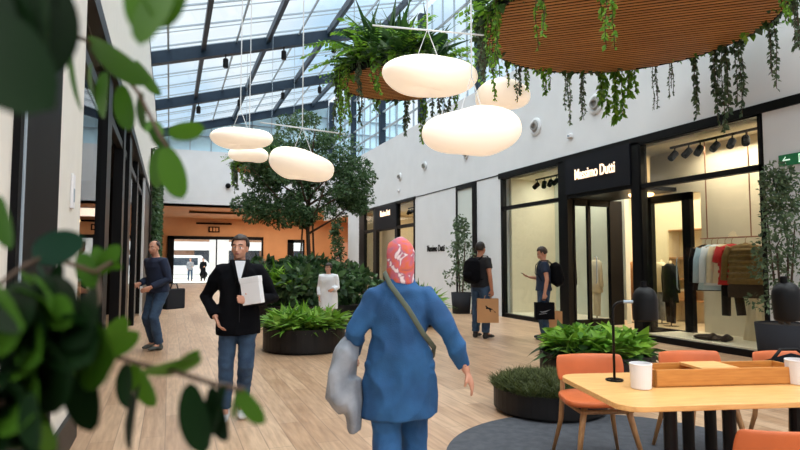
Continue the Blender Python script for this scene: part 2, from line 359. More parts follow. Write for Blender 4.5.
# glass roof
def sl(x0, x1, y0, y1, dz, h, b):
    vs = [(x, y, ez(x)+dz+k) for k in (0, h) for y in (y0, y1) for x in (x0, x1)]
    return b.add(vs, [(0, 2, 3, 1), (4, 5, 7, 6), (0, 1, 5, 4), (2, 6, 7, 3), (0, 4, 6, 2), (1, 3, 7, 5)])
struct('ceiling_glass', sl(XL-.3, XR+.3, -4, 32.1, .32, .02, MB()), 'roofglass')
for k, y in enumerate((-4, 2, 8, 14, 20, 26, 31.7)):
    struct('trim_%d' % (9+k), sl(XL-.02, XR+.1, y-.13, y+.13, -.12, .42, MB()), 'steel')
for k, x in enumerate((.88, 3.0, 5.15, 7.3)):
    struct('trim_%d' % (16+k), sl(x-.07, x+.07, -4, 32, .08, .24, MB()), 'steel')
b = MB()
for x in (-.2, 1.94, 4.07, 6.22, 8.0): sl(x-.03, x+.03, -4, 32, .24, .07, b)
for y in np.arange(-3, 32, 1.5):
    sl(XL, XR+.2, y-.02, y+.02, .26, .05, b); sl(XL, XR+.2, y+.36, y+.385, .28, .03, b)
struct('trim_20', b, 'greybar')
struct('trim_21', MB().box(XL-.3, XL, -4, 32, 7.85, 8.1), 'steel')
# ---- shop fronts on the right
def upright(y0, y1, z0=0, z1=ZL, x0=XR-.03, x1=XR+.09, b=None): return (b or MB()).box(x0, x1, y0, y1, z0, z1)
# window with transom: frame + two panes
def shopwin(n, y0, y1, zb, fr=.06, tz=2.82, frl=None):
    b = MB().box(XR-.02, XR+.1, y0, y1, zb, zb+.1).box(XR-.02, XR+.1, y0, y1, tz-.045, tz+.045).box(XR-.02, XR+.1, y0, y1, ZL-.12, ZL-.05)
    b.box(XR-.02, XR+.1, y0, y0+fr, zb, ZL-.05).box(XR-.02, XR+.1, y1-(frl or fr), y1, zb, ZL-.05)
    d = struct('window_%d' % n, b, 'black')
    struct('pane', MB().box(XR+.03, XR+.045, y0+.02, y1-.02, zb+.05, ZL-.06), 'glass', d); return d
shopwin(3, 10.62, 13.1, 0, .05, frl=.1)
shopwin(4, 5.86, 8.26, 0, .05)
struct('trim_22', MB().box(XR-.03, XR+.16, 10.34, 10.64, 0, ZL-.05), 'black')
struct('trim_23', MB().box(XR-.03, XR+.16, 8.24, 8.46, 0, ZL-.05), 'black')
sg = struct('trim_24', MB().box(XR-.06, XR+.12, 8.44, 10.36, 2.88, ZL-.05), 'signblue')
struct('trim_25', MB().box(XR-.02, XR+1.2, 8.44, 10.36, 2.80, 2.88), 'black')
# vestibule glass side (perpendicular to the front) and the glass door leaf beyond the right-hand window
d = struct('door_3', MB().box(XR+.5, XR+.58, 10.32, 10.39, 0, 2.8).box(XR+.12, XR+1.45, 10.32, 10.39, 2.66, 2.8).box(XR+.12, XR+1.45, 10.32, 10.39, 0, .16).box(XR+1.1, XR+1.45, 10.30, 10.40, 0, 2.8).box(XR+.12, XR+.16, 10.32, 10.39, 0, 2.8), 'black')
struct('pane', MB().box(XR+.12, XR+1.2, 10.35, 10.36, .1, 2.7), 'glass', d)
struct('handle', MB().tube([(XR+.66, 10.28, .95), (XR+.66, 10.25, 1.0), (XR+.66, 10.25, 1.5), (XR+.66, 10.28, 1.55)], .014), 'greybar', d)
d = struct('door_4', MB().box(8.9, 9.0, 7.88, 8.06, 0, 2.72).box(8.9, 9.0, 8.80, 9.02, 0, 2.72).box(8.9, 9.0, 7.88, 9.02, 2.58, 2.72).box(8.9, 9.0, 7.88, 9.02, 0, .14), 'black')
struct('pane', MB().box(8.94, 8.955, 8.0, 8.9, .1, 2.6), 'glass', d)
struct('handle', MB().tube([(8.87, 8.16, .9), (8.84, 8.16, .95), (8.84, 8.16, 1.45), (8.87, 8.16, 1.5)], .012), 'greybar', d)
# main shop interior
b = MB().box(XR+.3, 14, 5.7, 13.1, -.02, .012)
struct('floor_shop', b, 'shopfloor')
struct('wall_shop', MB().box(13.9, 14, 5.7, 13.1, 0, 3.7).box(XR+.25, 14, 5.6, 5.84, 0, 3.7).box(XR+.25, 14, 13.0, 13.12, 0, 3.7).box(XR+.3, 14, 5.7, 13.1, 3.6, 3.72), 'beige')
struct('wall_display', MB().box(9.2, 9.32, 5.84, 7.90, 0, 3.6).box(9.2, 9.32, 7.9, 9.1, 2.74, 3.6), 'beige')
struct('wall_window', MB().box(9.72, 9.85, 10.40, 13.0, 0, 3.6), 'greige')
struct('wall_fitting', MB().box(11.6, 11.75, 8.0, 11.6, 0, 2.9), 'beige')
struct('trim_26', MB().box(XR+.02, 9.2, 5.84, 8.2, 0, .13), 'beige')
struct('trim_27', MB().box(XR-.03, XR+.03, 5.84, 8.3, 0, .105), 'black')
struct('trim_28', MB().box(XR+.1, 9.72, 10.4, 13.0, 0, .10), 'beige')
# pale panel and post further along, far shop front
struct('window_5', MB().box(XR+.02, XR+.12, 14.62, 15.64, .05, ZL-.12), 'panel')
struct('trim_29', MB().box(XR-.03, XR+.12, 14.40, 14.64, 0, ZL).box(XR-.02, XR+.1, 15.62, 15.68, 0, ZL).box(XR-.02, XR+.1, 14.4, 15.68, ZL-.12, ZL), 'black')
b = MB()
for y0, y1 in ((24.6, 25.35), (22.95, 23.35), (20.55, 20.8), (18.86, 18.96)): b.box(XR-.03, XR+.12, y0, y1, 0, ZL)
b.box(XR-.02, XR+.1, 18.9, 25.3, 2.70, 2.82).box(XR-.02, XR+.1, 23, 25.3, 0, .12).box(XR-.02, XR+.1, 18.9, 20.6, 0, .12)
fw = struct('window_6', b, 'black')
struct('pane', MB().box(XR+.03, XR+.04, 23.2, 24.8, .1, ZL-.1).box(XR+.03, XR+.04, 18.9, 20.7, .1, ZL-.1), 'glass', fw)
struct('trim_30', MB().box(XR-.05, XR+.12, 20.6, 23.05, 2.76, ZL-.04), 'signblue')
struct('floor_far_shop', MB().box(XR+.12, 12, 18.9, 25.3, -.02, .012), 'shopfloor')
struct('wall_far_shop', MB().box(11.9, 12, 18.86, 25.4, 0, 3.7).box(XR+.25, 12, 18.75, 18.86, 0, 3.7).box(XR+.25, 12, 25.3, 25.4, 0, 3.7).box(XR+.12, 12, 18.86, 25.4, 3.6, 3.7).box(9.2, 9.3, 23.3, 25.3, 0, 3.6), 'beige')
# ---- shop front on the left: glazing, mullions, cafe behind
b = MB()
for y0, y1, x1 in ((7.62, 8.1, .0), (10.1, 10.5, .0), (11.2, 11.8, .02), (14.3, 14.6, 0)): b.box(XL-.16, XL-.02+x1, y0, y1, 0, 3.7)
b.box(XL-.12, XL-.04, 5.42, 17, 3.22, 3.34).box(XL-.12, XL-.04, 5.42, 7.7, 0, .08).box(XL-.12, XL-.04, 5.42, 5.5, 0, 3.7)
g = struct('window_7', b, 'black')
struct('pane', MB().box(XL-.09, XL-.075, 5.45, 7.65, .05, 3.7).box(XL-.09, XL-.075, 11.8, 17, .05, 3.7), 'glass', g)
struct('floor_cafe', MB().box(-5, XL-.12, 5.3, 17.5, -.02, .01), 'floor')
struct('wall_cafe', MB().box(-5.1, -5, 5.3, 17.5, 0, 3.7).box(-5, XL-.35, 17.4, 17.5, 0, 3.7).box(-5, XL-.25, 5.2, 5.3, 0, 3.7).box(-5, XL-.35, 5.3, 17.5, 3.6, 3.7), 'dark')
# ---- outside, beyond the doors
bl = thing('street_building', 'brown brick street front beyond the mall doors', 'building', (4, 70, 0))
MB().box(-22, 24, 0, 6, 0, 9).build('wall', 'brick', bl)
MB().box(-22, 24, -1.2, 0, 2.75, 3.7).build('canopy', 'white', bl)
MB().box(-1.2, .2, -24, -23.6, 0, 3.6).build('pillar', 'white', bl)
for x in (-12, -9.3, -6.8, -1.4, 1.4, 4, 7, 10): MB().box(x, x+1.9, -.06, .05, .8, 3.0).build('window', 'glassd', bl)
# ============================================================ PENDANT LAMPS
def shade_mat():
    m = bpy.data.materials.new('glowing_paper_shade'); m.use_nodes = True; b = m.node_tree.nodes['Principled BSDF']
    b.inputs['Base Color'].default_value = srgb((250, 240, 226)); b.inputs['Roughness'].default_value = .6
    b.inputs['Emission Color'].default_value = srgb((255, 232, 208)); b.inputs['Emission Strength'].default_value = .52; return m
M['shade'] = shade_mat()
def pebble(rx, ry, rz, seed, dimple=.35):
    b = MB(); seg, rings = 48, 24; vs = []
    for i in range(rings+1):
        t = PI*i/rings
        for k in range(seg):
            a = 2*PI*k/seg
            lob = 1+.09*math.sin(a*2+seed)+.06*math.sin(a*3+seed*1.7)
            st = max(0, math.sin(t))**.62; ct = math.cos(t); ct = math.copysign(abs(ct)**.9, ct)
            x = rx*st*math.cos(a)*lob; y = ry*st*math.sin(a)*lob; z = rz*ct*(1+.10*math.sin(a+seed)+.04*math.sin(3*a))
            rr = math.hypot(x/rx, y/ry)
            if ct < 0: z += rz*dimple*math.exp(-(rr/.22)**2)+rz*.10*math.sin(a*2+seed)*rr
            vs.append((x, y, z))
    fs = [(i*seg+k, (i+1)*seg+k, (i+1)*seg+(k+1) % seg, i*seg+(k+1) % seg) for i in range(rings) for k in range(seg)]
    b.add(vs, fs); return b
LAMPS = [  # px, py, dist, rx, rz, seed, rz-rotation, tilt, label
 (427.5, 76, 7.8, .60, .225, 1.0, 0, .03, 'white pebble pendant lamp in front of the smaller slatted hanging planter'),
 (472, 133, 6.6, .53, .25, 2.6, .3, -.08, 'largest and lowest white pebble pendant lamp, over the woman in the headscarf'),
 (502, 95.5, 10.0, .50, .23, 4.4, 0, 0, 'small white pebble pendant lamp behind trailing vines of the biggest planter'),
 (240, 138, 12.0, .60, .19, .4, 0, 0, 'long white pebble pendant lamp, the upper one left of the tree'),
 (249, 154.5, 14.0, .49, .18, 3.3, 0, .05, 'smallest white pebble pendant lamp, beneath the long one left of the tree'),
 (302, 165, 10.2, .60, .25, 5.2, .1, .2, 'sloping white pebble pendant lamp hanging in front of the tree crown')]
for px, py, dist, rx, rz, sd, rot, tilt, lab in LAMPS:
    p = at(px, py, dist); t = thing('pendant_lamp', lab, 'lamp', p, -YAW+rot, 'white pebble pendant lamps')
    o = pebble(rx, rx*.82, rz, sd).build('lamp_shade', 'shade', t, smooth=True); o.rotation_euler = (0, tilt, 0)
    zr = ez(p.x)-p.z
    hz = min(zr, rz+.42)
    b = MB().tube([(-rx*.3, 0, rz*.7), (0, 0, hz)], .005, 5).tube([(rx*.3, 0, rz*.7), (0, 0, hz)], .007, 5).tube([(0, 0, hz), (0, 0, zr)], .010, 6)
    b.build('suspension_wire', 'white', t)
    if sd in (1.0, 5.2): MB().tube([(-.75, .1, hz+.10), (.75, -.1, hz-.12)], .012, 6).build('spreader_bar', 'white', t)
# ============================================================ PLANT HELPERS
def vine_pts(p0, L, n=9, sway=.06):
    a = random.uniform(0, 2*PI); return [(p0[0]+sway*math.sin(i*.9+a)*i/n, p0[1]+sway*math.cos(i*.7+a)*i/n, p0[2]-L*i/(n-1)) for i in range(n)]
def vine(parent, p0, L, ls, m, per=16, nm='trailing_vine', spread=.5):
    m = 'leafc' if m == 'leafa' else m; pts = vine_pts(p0, L); P = []; D = []
    for i in range(int(L*per/.24)):
        t = random.random()*(len(pts)-1.01); k = int(t); f = t-k
        q = Vector(pts[k]).lerp(Vector(pts[k+1]), f); a = random.uniform(0, 2*PI)
        P.append(q); D.append((math.cos(a)*spread, math.sin(a)*spread, -random.uniform(.3, 1)))
    o = leaves(nm, m, parent, SMALL, P, D, RNG.uniform(.7, 1.2, len(P))*ls, up=rnd_dir(len(P), .1, 1))
    MB().tube(pts, .006, 4).build('stem', 'bark', o)
    return o
def fern(parent, c, r, n, m, tmpl=None, L=.5, nm='fern', zlo=.0, zhi=.9, leaf=.07, pairs=12):
    P = []; D = []
    for i in range(n):
        a = random.uniform(0, 2*PI); rr = r*math.sqrt(random.random()); base = Vector((c[0]+rr*math.cos(a), c[1]+rr*math.sin(a), c[2]))
        a2 = a+random.uniform(-.9, .9); el = random.uniform(.3, 1.2); ll = L*random.uniform(.7, 1.2)
        h = Vector((math.cos(a2), math.sin(a2), 0)); side = Vector((-h.y, h.x, 0))
        for k in range(pairs):
            t = (k+1)/pairs; q = base+h*ll*t*math.cos(el*(1-t*.5))+Vector((0, 0, ll*(math.sin(el)*t-.55*t*t)))
            for s in (-1, 1):
                P.append(q); D.append(side*s+h*.5+Vector((0, 0, -.2)))
    k = len(P); return leaves(nm, m, parent, SMALL, P, D, RNG.uniform(.8, 1.1, k)*leaf)
def tuft(parent, c, rx, ry, n, m, tmpl, L, nm='foliage', zlo=.5, zhi=2.2, zj=.05):
    a = RNG.uniform(0, 2*PI, n); r = np.sqrt(RNG.uniform(0, 1, n))
    P = np.stack([c[0]+rx*r*np.cos(a), c[1]+ry*r*np.sin(a), c[2]+RNG.uniform(-zj, zj, n)], 1)
    D = rnd_dir(n, zlo, zhi); D[:, 0] += r*np.cos(a)*.7; D[:, 1] += r*np.sin(a)*.7
    return leaves(nm, m, parent, tmpl, P, D, RNG.uniform(.7, 1.15, n)*L)
def blob_leaves(parent, blobs, n, m, tmpl, L, nm='foliage', jit=.5):
    w = np.array([b[3]*b[4]*b[5] for b in blobs])**.67; idx = RNG.choice(len(blobs), n, p=w/w.sum()); B = np.array(blobs)[idx]
    d = RNG.normal(0, 1, (n, 3)); d /= np.linalg.norm(d, axis=1, keepdims=True); rr = RNG.uniform(.5, 1, n)[:, None]**.5
    P = B[:, :3]+d*rr*B[:, 3:6]; D = d+RNG.normal(0, jit, (n, 3)); D[:, 2] -= .2
    return leaves(nm, m, parent, tmpl, P, D, RNG.uniform(.7, 1.2, n)*L, up=rnd_dir(n, .2, 1))
# ============================================================ HANGING PLANTERS
def hanging_planter(label, c, r, seed, vines, cables=3):
    random.seed(seed)
    t = thing('hanging_planter', label, 'hanging planter', c, 0, 'round slatted hanging planters')
    seg = 56
    rim = MB().lathe([(r, 0), (r+.02, 0), (r+.02, .15), (r, .15), (r-.03, .14), (r-.03, .02), (r, 0)], seg=seg, caps=False)
    rim.build('rim', 'black', t, smooth=False)
    MB().lathe([(0.01, .009), (r-.005, .009), (r-.005, .10), (.01, .10)], seg=seg).build('base_disc', 'dark', t)  # dark disc close behind the slats paints the shade in the gaps
    b = MB(); n = int(2*r/.084)
    for i in range(n):
        y = -r+.03+(2*r-.06)*i/(n-1); hw = math.sqrt(max(0, (r-.01)**2-y*y))
        if hw > .03: b.box(-hw, hw, y-.0225, y+.0225, .0, .007)
    o = b.build('slats', 'slat', t); o.rotation_euler = (0, 0, R(-40))
    MB().lathe([(.01, .10), (r-.03, .1), (r-.03, .14), (.01, .26)], seg=seg).build('soil', 'soil', t)
    b = MB(); zc = ez(c[0])-c[2]
    for k in range(cables):
        a = 2*PI*k/cables+.4; b.tube([(math.cos(a)*r*.8, math.sin(a)*r*.8, .2), (math.cos(a)*r*.8, math.sin(a)*r*.8, ez(c[0]+math.cos(a)*r*.8)-c[2]+.12)], .008, 5)
    b.build('cable', 'greybar', t)
    for q_, (mm, nn) in enumerate((('leafb', 620), ('leafa', 520), ('leafc', 420))):
        n_ = int(nn*r); aa = RNG.uniform(0, 2*PI, n_); rr_ = r*RNG.uniform(.90, 1.07, n_); wob = .5+.5*np.sin(aa*7+q_*2)*np.sin(aa*3+q_)
        zz_ = .26-RNG.uniform(0, .26, n_)*wob-.04; D0 = rnd_dir(n_, -1.2, .4); D0[:, 0] += np.cos(aa); D0[:, 1] += np.sin(aa)
        leaves('edge_foliage', mm, t, OVATE, np.stack([rr_*np.cos(aa), rr_*np.sin(aa), zz_], 1), D0, RNG.uniform(.08, .17, n_))
    fern(t, (0, 0, .25), r*.92, int(60*r), 'leafb', L=.72, leaf=.085)
    fern(t, (0, 0, .25), r*.95, int(40*r), 'leafa', L=.5, nm='fern', leaf=.08)
    tuft(t, (0, 0, .28), r*.85, r*.85, int(170*r), 'leafa', STRAP, .6)
    tuft(t, (0, 0, .28), r*.9, r*.9, int(260*r), 'leafh', OVATE, .22)
    tuft(t, (0, 0, .28), r*.6, r*.6, int(30*r), 'leafk', BIG, .6, nm='broad_foliage', zlo=1)
    fern(t, (0, 0, .3), r*.6, int(34*r), 'leafb', L=1.15, leaf=.13, nm='palm_fronds', pairs=20)
    tuft(t, (0, 0, .3), r*.5, r*.5, int(120*r), 'leafa', BLADE, .95, nm='tall_blades', zlo=1, zhi=3)
    for v in vines:
        a, L, ls, m = v; a = R(a)
        for j in range(3):
            aa = a+random.uniform(-.07, .07)/r; vine(t, ((r+.02+.03*j)*math.cos(aa), (r+.02+.03*j)*math.sin(aa), .2-.02*j), L*random.uniform(.6, 1.05)+.2, ls, m)
    return t
def ang(c, px, py, d):  # compass angle (degrees) of a direction towards what stands at a picture position
    p = at(px, py, d); return math.degrees(math.atan2(p.y-c[1], p.x-c[0]))
cb = (5.68, 6.0, 4.6)
big = [(a, L, ls, m) for a, L, ls, m in (
 (176, .9, .07, 'leafb'), (169, 1.1, .06, 'leafb'), (162, .75, .06, 'leafa'), (155, .8, .07, 'leafc'), (146, .55, .07, 'leafa'), (138, .3, .06, 'leafc'), (124, .2, .06, 'leafc'), (112, .3, .05, 'leafb'), (104, .55, .06, 'leafc'), (97, .4, .06, 'leafb'),
 (86, .40, .07, 'leafb'), (75, .85, .06, 'leafh'), (68, .95, .06, 'leafc'), (56, .7, .12, 'leafb'), (50, .8, .12, 'leafb'), (43, .4, .11, 'leafb'), (32, .65, .045, 'leafc'), (25, .55, .045, 'leafc'), (14, .9, .08, 'leafa'), (7, 1.1, .09, 'leafa'), (1, 1.2, .09, 'leafa'), (-6, 1.1, .08, 'leafa'),
 (200, .7, .06, 'leafb'), (222, .9, .07, 'leafb'), (238, .5, .06, 'leafc'), (262, .4, .06, 'leafh'), (285, .5, .07, 'leafb'), (310, .7, .07, 'leafa'), (335, .8, .07, 'leafc'))]
hanging_planter('biggest hanging planter with slatted wooden underside, above the shop sign', cb, 1.88, 3, big)
mid = [(a, L, ls, m) for a, L, ls, m in ((150, .5, .07, 'leafb'), (170, .9, .06, 'leafc'), (185, 1.0, .06, 'leafb'), (200, .8, .06, 'leafb'), (215, .45, .07, 'leafa'), (232, .5, .08, 'leafb'),
 (128, .6, .07, 'leafb'), (110, .5, .06, 'leafa'), (90, .3, .06, 'leafb'), (60, .7, .08, 'leafa'), (40, .8, .08, 'leafb'), (22, .7, .08, 'leafa'), (5, .6, .07, 'leafc'), (-20, .4, .07, 'leafb'), (285, .3, .06, 'leafb'))]
hanging_planter('smaller hanging planter overflowing with ferns, behind a glowing pebble lamp', (3.66, 9.35, 4.55), 1.0, 5, mid)
far = [(a, .5+.3*random.random(), .09, m) for a, m in ((150, 'leafa'), (175, 'leafb'), (195, 'leafa'), (215, 'leafb'), (240, 'leafa'), (270, 'leafb'), (300, 'leafa'), (120, 'leafa'))]
hanging_planter('farthest hanging planter, half hidden behind the tree crown and lamps', (3.2, 20.3, 4.6), 1.2, 8, far)
random.seed(11)
# ============================================================ PLANTERS ON THE FLOOR
def planter_tub(t, r, h, sy=1):
    MB().lathe([(r-.06, .0), (r-.06, .03), (r, .04), (r, h), (r-.03, h), (r-.03, h-.05), (.01, h-.05)], seg=48, sy=sy).build('tub', 'planter', t, smooth=False)
    MB().lathe([(.01, h-.06), (r-.035, h-.06), (r-.035, h-.03), (.01, h-.025)], seg=32, sy=sy).build('soil', 'soil', t)
t = thing('planter', 'low round black planter of tufty dark grass beside the orange chair', 'planter', (3.43, 4.72, 0)); planter_tub(t, .53, .23)
n = 11000; a = RNG.uniform(0, 2*PI, n); r = np.sqrt(RNG.uniform(0, 1, n))*.54; hz = .22+.10*np.sqrt(np.clip(1-(r/.58)**2, 0, 1))
leaves('grass', 'leafe', t, GRASS, np.stack([r*np.cos(a), r*np.sin(a), hz-.04], 1), rnd_dir(n, .8, 2.6), RNG.uniform(.05, .13, n), kind='stuff')
t = thing('planter', 'black planter of bright broad leaves behind the grass planter, near the shop window', 'planter', (4.5, 5.31, 0)); planter_tub(t, .62, .42)
tuft(t, (0, 0, .46), .47, .47, 900, 'leafb', SALAD, .20, zlo=.8, zhi=2.6, zj=.09)
tuft(t, (0, 0, .42), .46, .46, 330, 'leafj', SALAD, .22, zlo=.6, zhi=2.4)
tuft(t, (0, 0, .40), .50, .50, 240, 'leafa', SALAD, .26, zlo=.1, zhi=1.2, nm='lower_foliage')
t = thing('planter', 'black planter of bright strap leaves, between the man with the white box and the woman', 'planter', (2.07, 9.4, 0)); planter_tub(t, .66, .38)
tuft(t, (0, 0, .36), .52, .52, 900, 'leafj', SALAD, .27, zlo=.8, zhi=2.6)
tuft(t, (0, 0, .36), .52, .52, 420, 'leafb', STRAP, .40, zlo=.4, zhi=2.0)
tuft(t, (0, 0, .36), .56, .56, 240, 'leafa', STRAP, .28, zlo=.1, zhi=1.0, nm='lower_foliage')
# large bed with the tree
tb = thing('planter', 'wide black planter bed of dark glossy bushes around the tree', 'planter', (3.33, 14.6, 0)); planter_tub(tb, 1.75, .42)
bl_ = [(-1.2, -.5, .75, .45, .45, .42), (-.4, -1.1, .8, .5, .45, .45), (.4, -1.1, .8, .45, .4, .4), (1.2, -.6, .75, .5, .45, .4), (-1.1, .5, 1.0, .5, .5, .5), (0, 0, 1.05, .8, .7, .5), (1.1, .6, .95, .5, .5, .45), (-.1, .9, 1.1, .7, .5, .4)]
blob_leaves(tb, bl_, 2100, 'leafk', OVATE, .24, jit=.6)
blob_leaves(tb, bl_, 1500, 'leafc', OVATE, .16, nm='pale_foliage', jit=.6)
tuft(tb, (-.9, -.2, .8), .6, .9, 260, 'leafb', STRAP, .6, nm='tall_foliage', zlo=.6, zhi=2)
t = thing('planter', 'black planter of yellow-green strap leaves right of the tree bed', 'planter', (5.05, 12.1, 0)); planter_tub(t, .62, .40)
tuft(t, (0, 0, .4), .55, .55, 420, 'leafb', STRAP, .55, zlo=.4, zhi=2.2); tuft(t, (0, .2, .6), .4, .4, 90, 'leafk', OVATE, .34, nm='dark_foliage')
# tree
CZ = .55
t = thing('tree', 'tall leafy indoor tree with a slender trunk, growing from the wide planter bed', 'tree', (3.36, 14.9, .36))
b = MB().tube([(0, 0, 0), (.03, 0, 1.0), (-.02, 0, 1.9), (.0, 0, 2.5)], [.075, .06, .05, .045], 9).tube([(.13, .02, 0), (.15, .0, 1.2), (.1, 0, 2.2)], [.035, .03, .025], 7).tube([(-.14, .02, 0), (-.2, .0, 1.2), (-.15, 0, 2.1)], [.03, .025, .02], 7)
for k in range(16):
    a = k*2.4; e = .5+.5*random.random(); L = 1.0+.8*random.random(); z0 = 1.8+1.5*k/16
    b.tube([(0, 0, z0), (math.cos(a)*L*.5, math.sin(a)*L*.5, z0+L*.3), (math.cos(a)*L, math.sin(a)*L, z0+L*e)], [.035, .02, .008], 5)
b.tube([(0, 0, 2.4), (.1, .1, 4.3)], [.045, .01], 6).build('trunk', 'bark', t, smooth=True)
CX_ = [(-.1, 0, 3.75, .80, .75, .62), (.6, 0, 3.45, .65, .7, .6), (-.75, .1, 3.3, .6, .6, .55), (1.05, 0, 2.85, .52, .7, .48), (.35, -.2, 2.75, .75, .8, .5), (-.55, -.1, 2.55, .7, .7, .42), (-1.2, 0, 2.05, .55, .5, .28), (-.9, .3, 2.95, .5, .5, .4), (.1, 0, 2.2, .9, .8, .34), (.85, .1, 2.2, .55, .6, .34), (-.45, .1, 1.9, .6, .6, .25), (1.2, .2, 2.45, .35, .4, .3), (.2, .1, 3.2, .8, .8, .6)]
blobs = []
for c in CX_:
    for k in range(22):
        d = Vector(RNG.normal(0, 1, 3)).normalized(); s = random.uniform(.11, .24)
        blobs.append(((c[0]+d.x*c[3]*.85)*1.12, c[1]+d.y*c[4]*.85, c[2]*1.08+.22+d.z*c[5]*.95, s*1.2, s*1.2, s*.8))
blob_leaves(t, blobs, 27000, 'leafd', SMALL, .085, jit=.8)
# potted shrubs
def potted(label, loc, pr, ph, h, n, m, wid, seed, ls=.07, square=False, name='potted_tree'):
    random.seed(seed); t = thing(name, label, 'potted plant', loc)
    MB().lathe([(pr*.86, 0), (pr, ph), (pr*.92, ph), (pr*.92, ph-.04), (.01, ph-.04)], seg=4 if square else 28, mtx=Matrix.Rotation(PI/4, 3, 'Z') if square else None).build('pot', 'pot', t, smooth=not square)
    MB().lathe([(.01, ph-.06), (pr*.9, ph-.06), (pr*.9, ph-.02), (.01, ph-.01)], seg=16).build('soil', 'soil', t)
    b = MB(); bl = []
    for k in range(4): 
        a = k*1.7; b.tube([(math.cos(a)*.05, math.sin(a)*.05, ph-.05), (math.cos(a)*wid*.25, math.sin(a)*wid*.25, ph+(h-ph)*.5), (math.cos(a+.4)*wid*.3, math.sin(a+.4)*wid*.3, h*(.8+.18*math.sin(k*2.)))], [.018, .012, .005], 5)
    b.build('stem', 'bark', t)
    for k in range(46):
        f = random.random()**.8; z = ph+.15+(h-ph-.15)*f; w_ = wid*(1.0-.86*f)*(.8 if f < .1 else 1); a = random.uniform(0, 2*PI); rr = random.uniform(.2, .9)*w_
        s = random.uniform(.09, .2); bl.append((rr*math.cos(a), rr*math.sin(a), z, s, s, s))
    blob_leaves(t, bl, n, m, SMALL, ls, jit=.9)
    return t
potted('slender leafy tree in a grey pot against the pale wall, beside the small black lettering', (7.55, 14.35, 0), .28, .58, 2.75, 1100, 'leafc', .50, 21, .10)
potted('bushy tree in a grey pot at the right, under the green exit sign', (7.50, 5.22, 0), .34, .62, 2.62, 3000, 'leafc', .56, 22, .06)
potted('distant slim climbing plant in a pot at the end of the far shop front', (7.35, 26.6, 0), .3, .5, 3.4, 900, 'leafd', .55, 23, .16)
# living wall at the far left
lw = thing('living_wall', 'tall living wall of climbing greenery at the far left', 'plant wall', (-.7, 27, 0))
MB().box(-.02, .05, -5.2, 5.0, .0, 5.4).build('panel', 'soil', lw)
n = 7000; P = np.stack([RNG.uniform(.05, .22, n), RNG.uniform(-5.2, 5.0, n), RNG.uniform(0.05, 5.5, n)], 1); D = RNG.normal(0, .6, (n, 3)); D[:, 0] += .8; D[:, 2] -= .5
leaves('foliage', 'leafd', lw, SMALL, P, D, RNG.uniform(.12, .24, n), up=rnd_dir(n, .1, 1))
# ============================================================ WALL AND ROOF FITTINGS
VR = [('vent nearest the biggest planter', 9.39, 4.67), ('second vent, left of the biggest planter', 11.5, 4.66), ('third vent, just under the lowest pendant lamp', 15.0, 4.62), ('fourth vent, nearer the tree than the lowest lamp', 18.0, 4.72), ('fifth vent, the last before the tree crown', 20.3, 4.66)]
for i, (lab, y, z) in enumerate(VR):
    t = thing('jet_vent', 'round white jet '+lab+', upper right wall', 'vent', (XR, y, z), 0, 'round jet vents on the upper right wall')
    mt = Matrix.Rotation(-PI/2, 3, 'Y'); s = 1.35 if i < 2 else 1.0
    MB().lathe([(.16*s, 0), (.16*s, .03), (.13*s, .05), (.11*s, .05), (.10*s, .02), (.01, .02)], seg=24, mtx=mt).build('flange', 'white', t, smooth=False)
    MB().lathe([(.095*s, .02), (.075*s, .10), (.055*s, .10), (.05*s, .03), (.01, .03)], (0, 0, 0), 20, mtx=Matrix.Rotation(R(12), 3, 'Z') @ mt).build('nozzle', 'vent', t)
for lab, y, z in (('white wall sensor box between two round vents', 10.21, 4.17), ('tiny white sensor box high above the far shop front', 20.4, 4.15)):
    t = thing('wall_sensor', lab, 'sensor', (XR, y, z)); MB().box(-.07, 0, -.07, .07, -.045, .045).build('case', 'whitebox', t, bevel=.012); MB().box(-.085, -.07, -.02, .02, -.02, .02).build('sensor_eye', 'greybar', t)
t = thing('security_camera', 'round black camera on the white band above the lobby', 'camera', (2.82, 32, 5.49)); mt = Matrix.Rotation(PI/2, 3, 'X')
MB().lathe([(.13, 0), (.13, .06), (.01, .07)], seg=18, mtx=mt).build('base', 'black', t); MB().ball((0, -.1, 0), (.14, .12, .14)).build('dome', 'blackm', t, smooth=True)
# spotlights under the roof beams
q = None
for y, xs in ((20, (1.6, 3.55, 5.35, 7.0)), (26, (1.0, 2.7, 4.6, 6.3))):
    for i, x in enumerate(xs):
        o = ('nearer' if y == 20 else 'farther'); lab = '%s black spotlight from the left under the %s visible roof beam' % (('first', 'second', 'third', 'fourth')[i], o)
        p = (x, y-.1, ez(x)-.12)
        if q is None:
            q = thing('spotlight', lab, 'spotlight', p, 0, 'black spotlights under the roof beams'); MB().box(-.02, .02, -.02, .02, -.16, 0).build('bracket', 'black', q)
            MB().lathe([(.07, -.46), (.09, -.44), (.09, -.18), (.06, -.14)], seg=14).build('housing', 'black', q)
        else: dup(q, p, 0, lab)
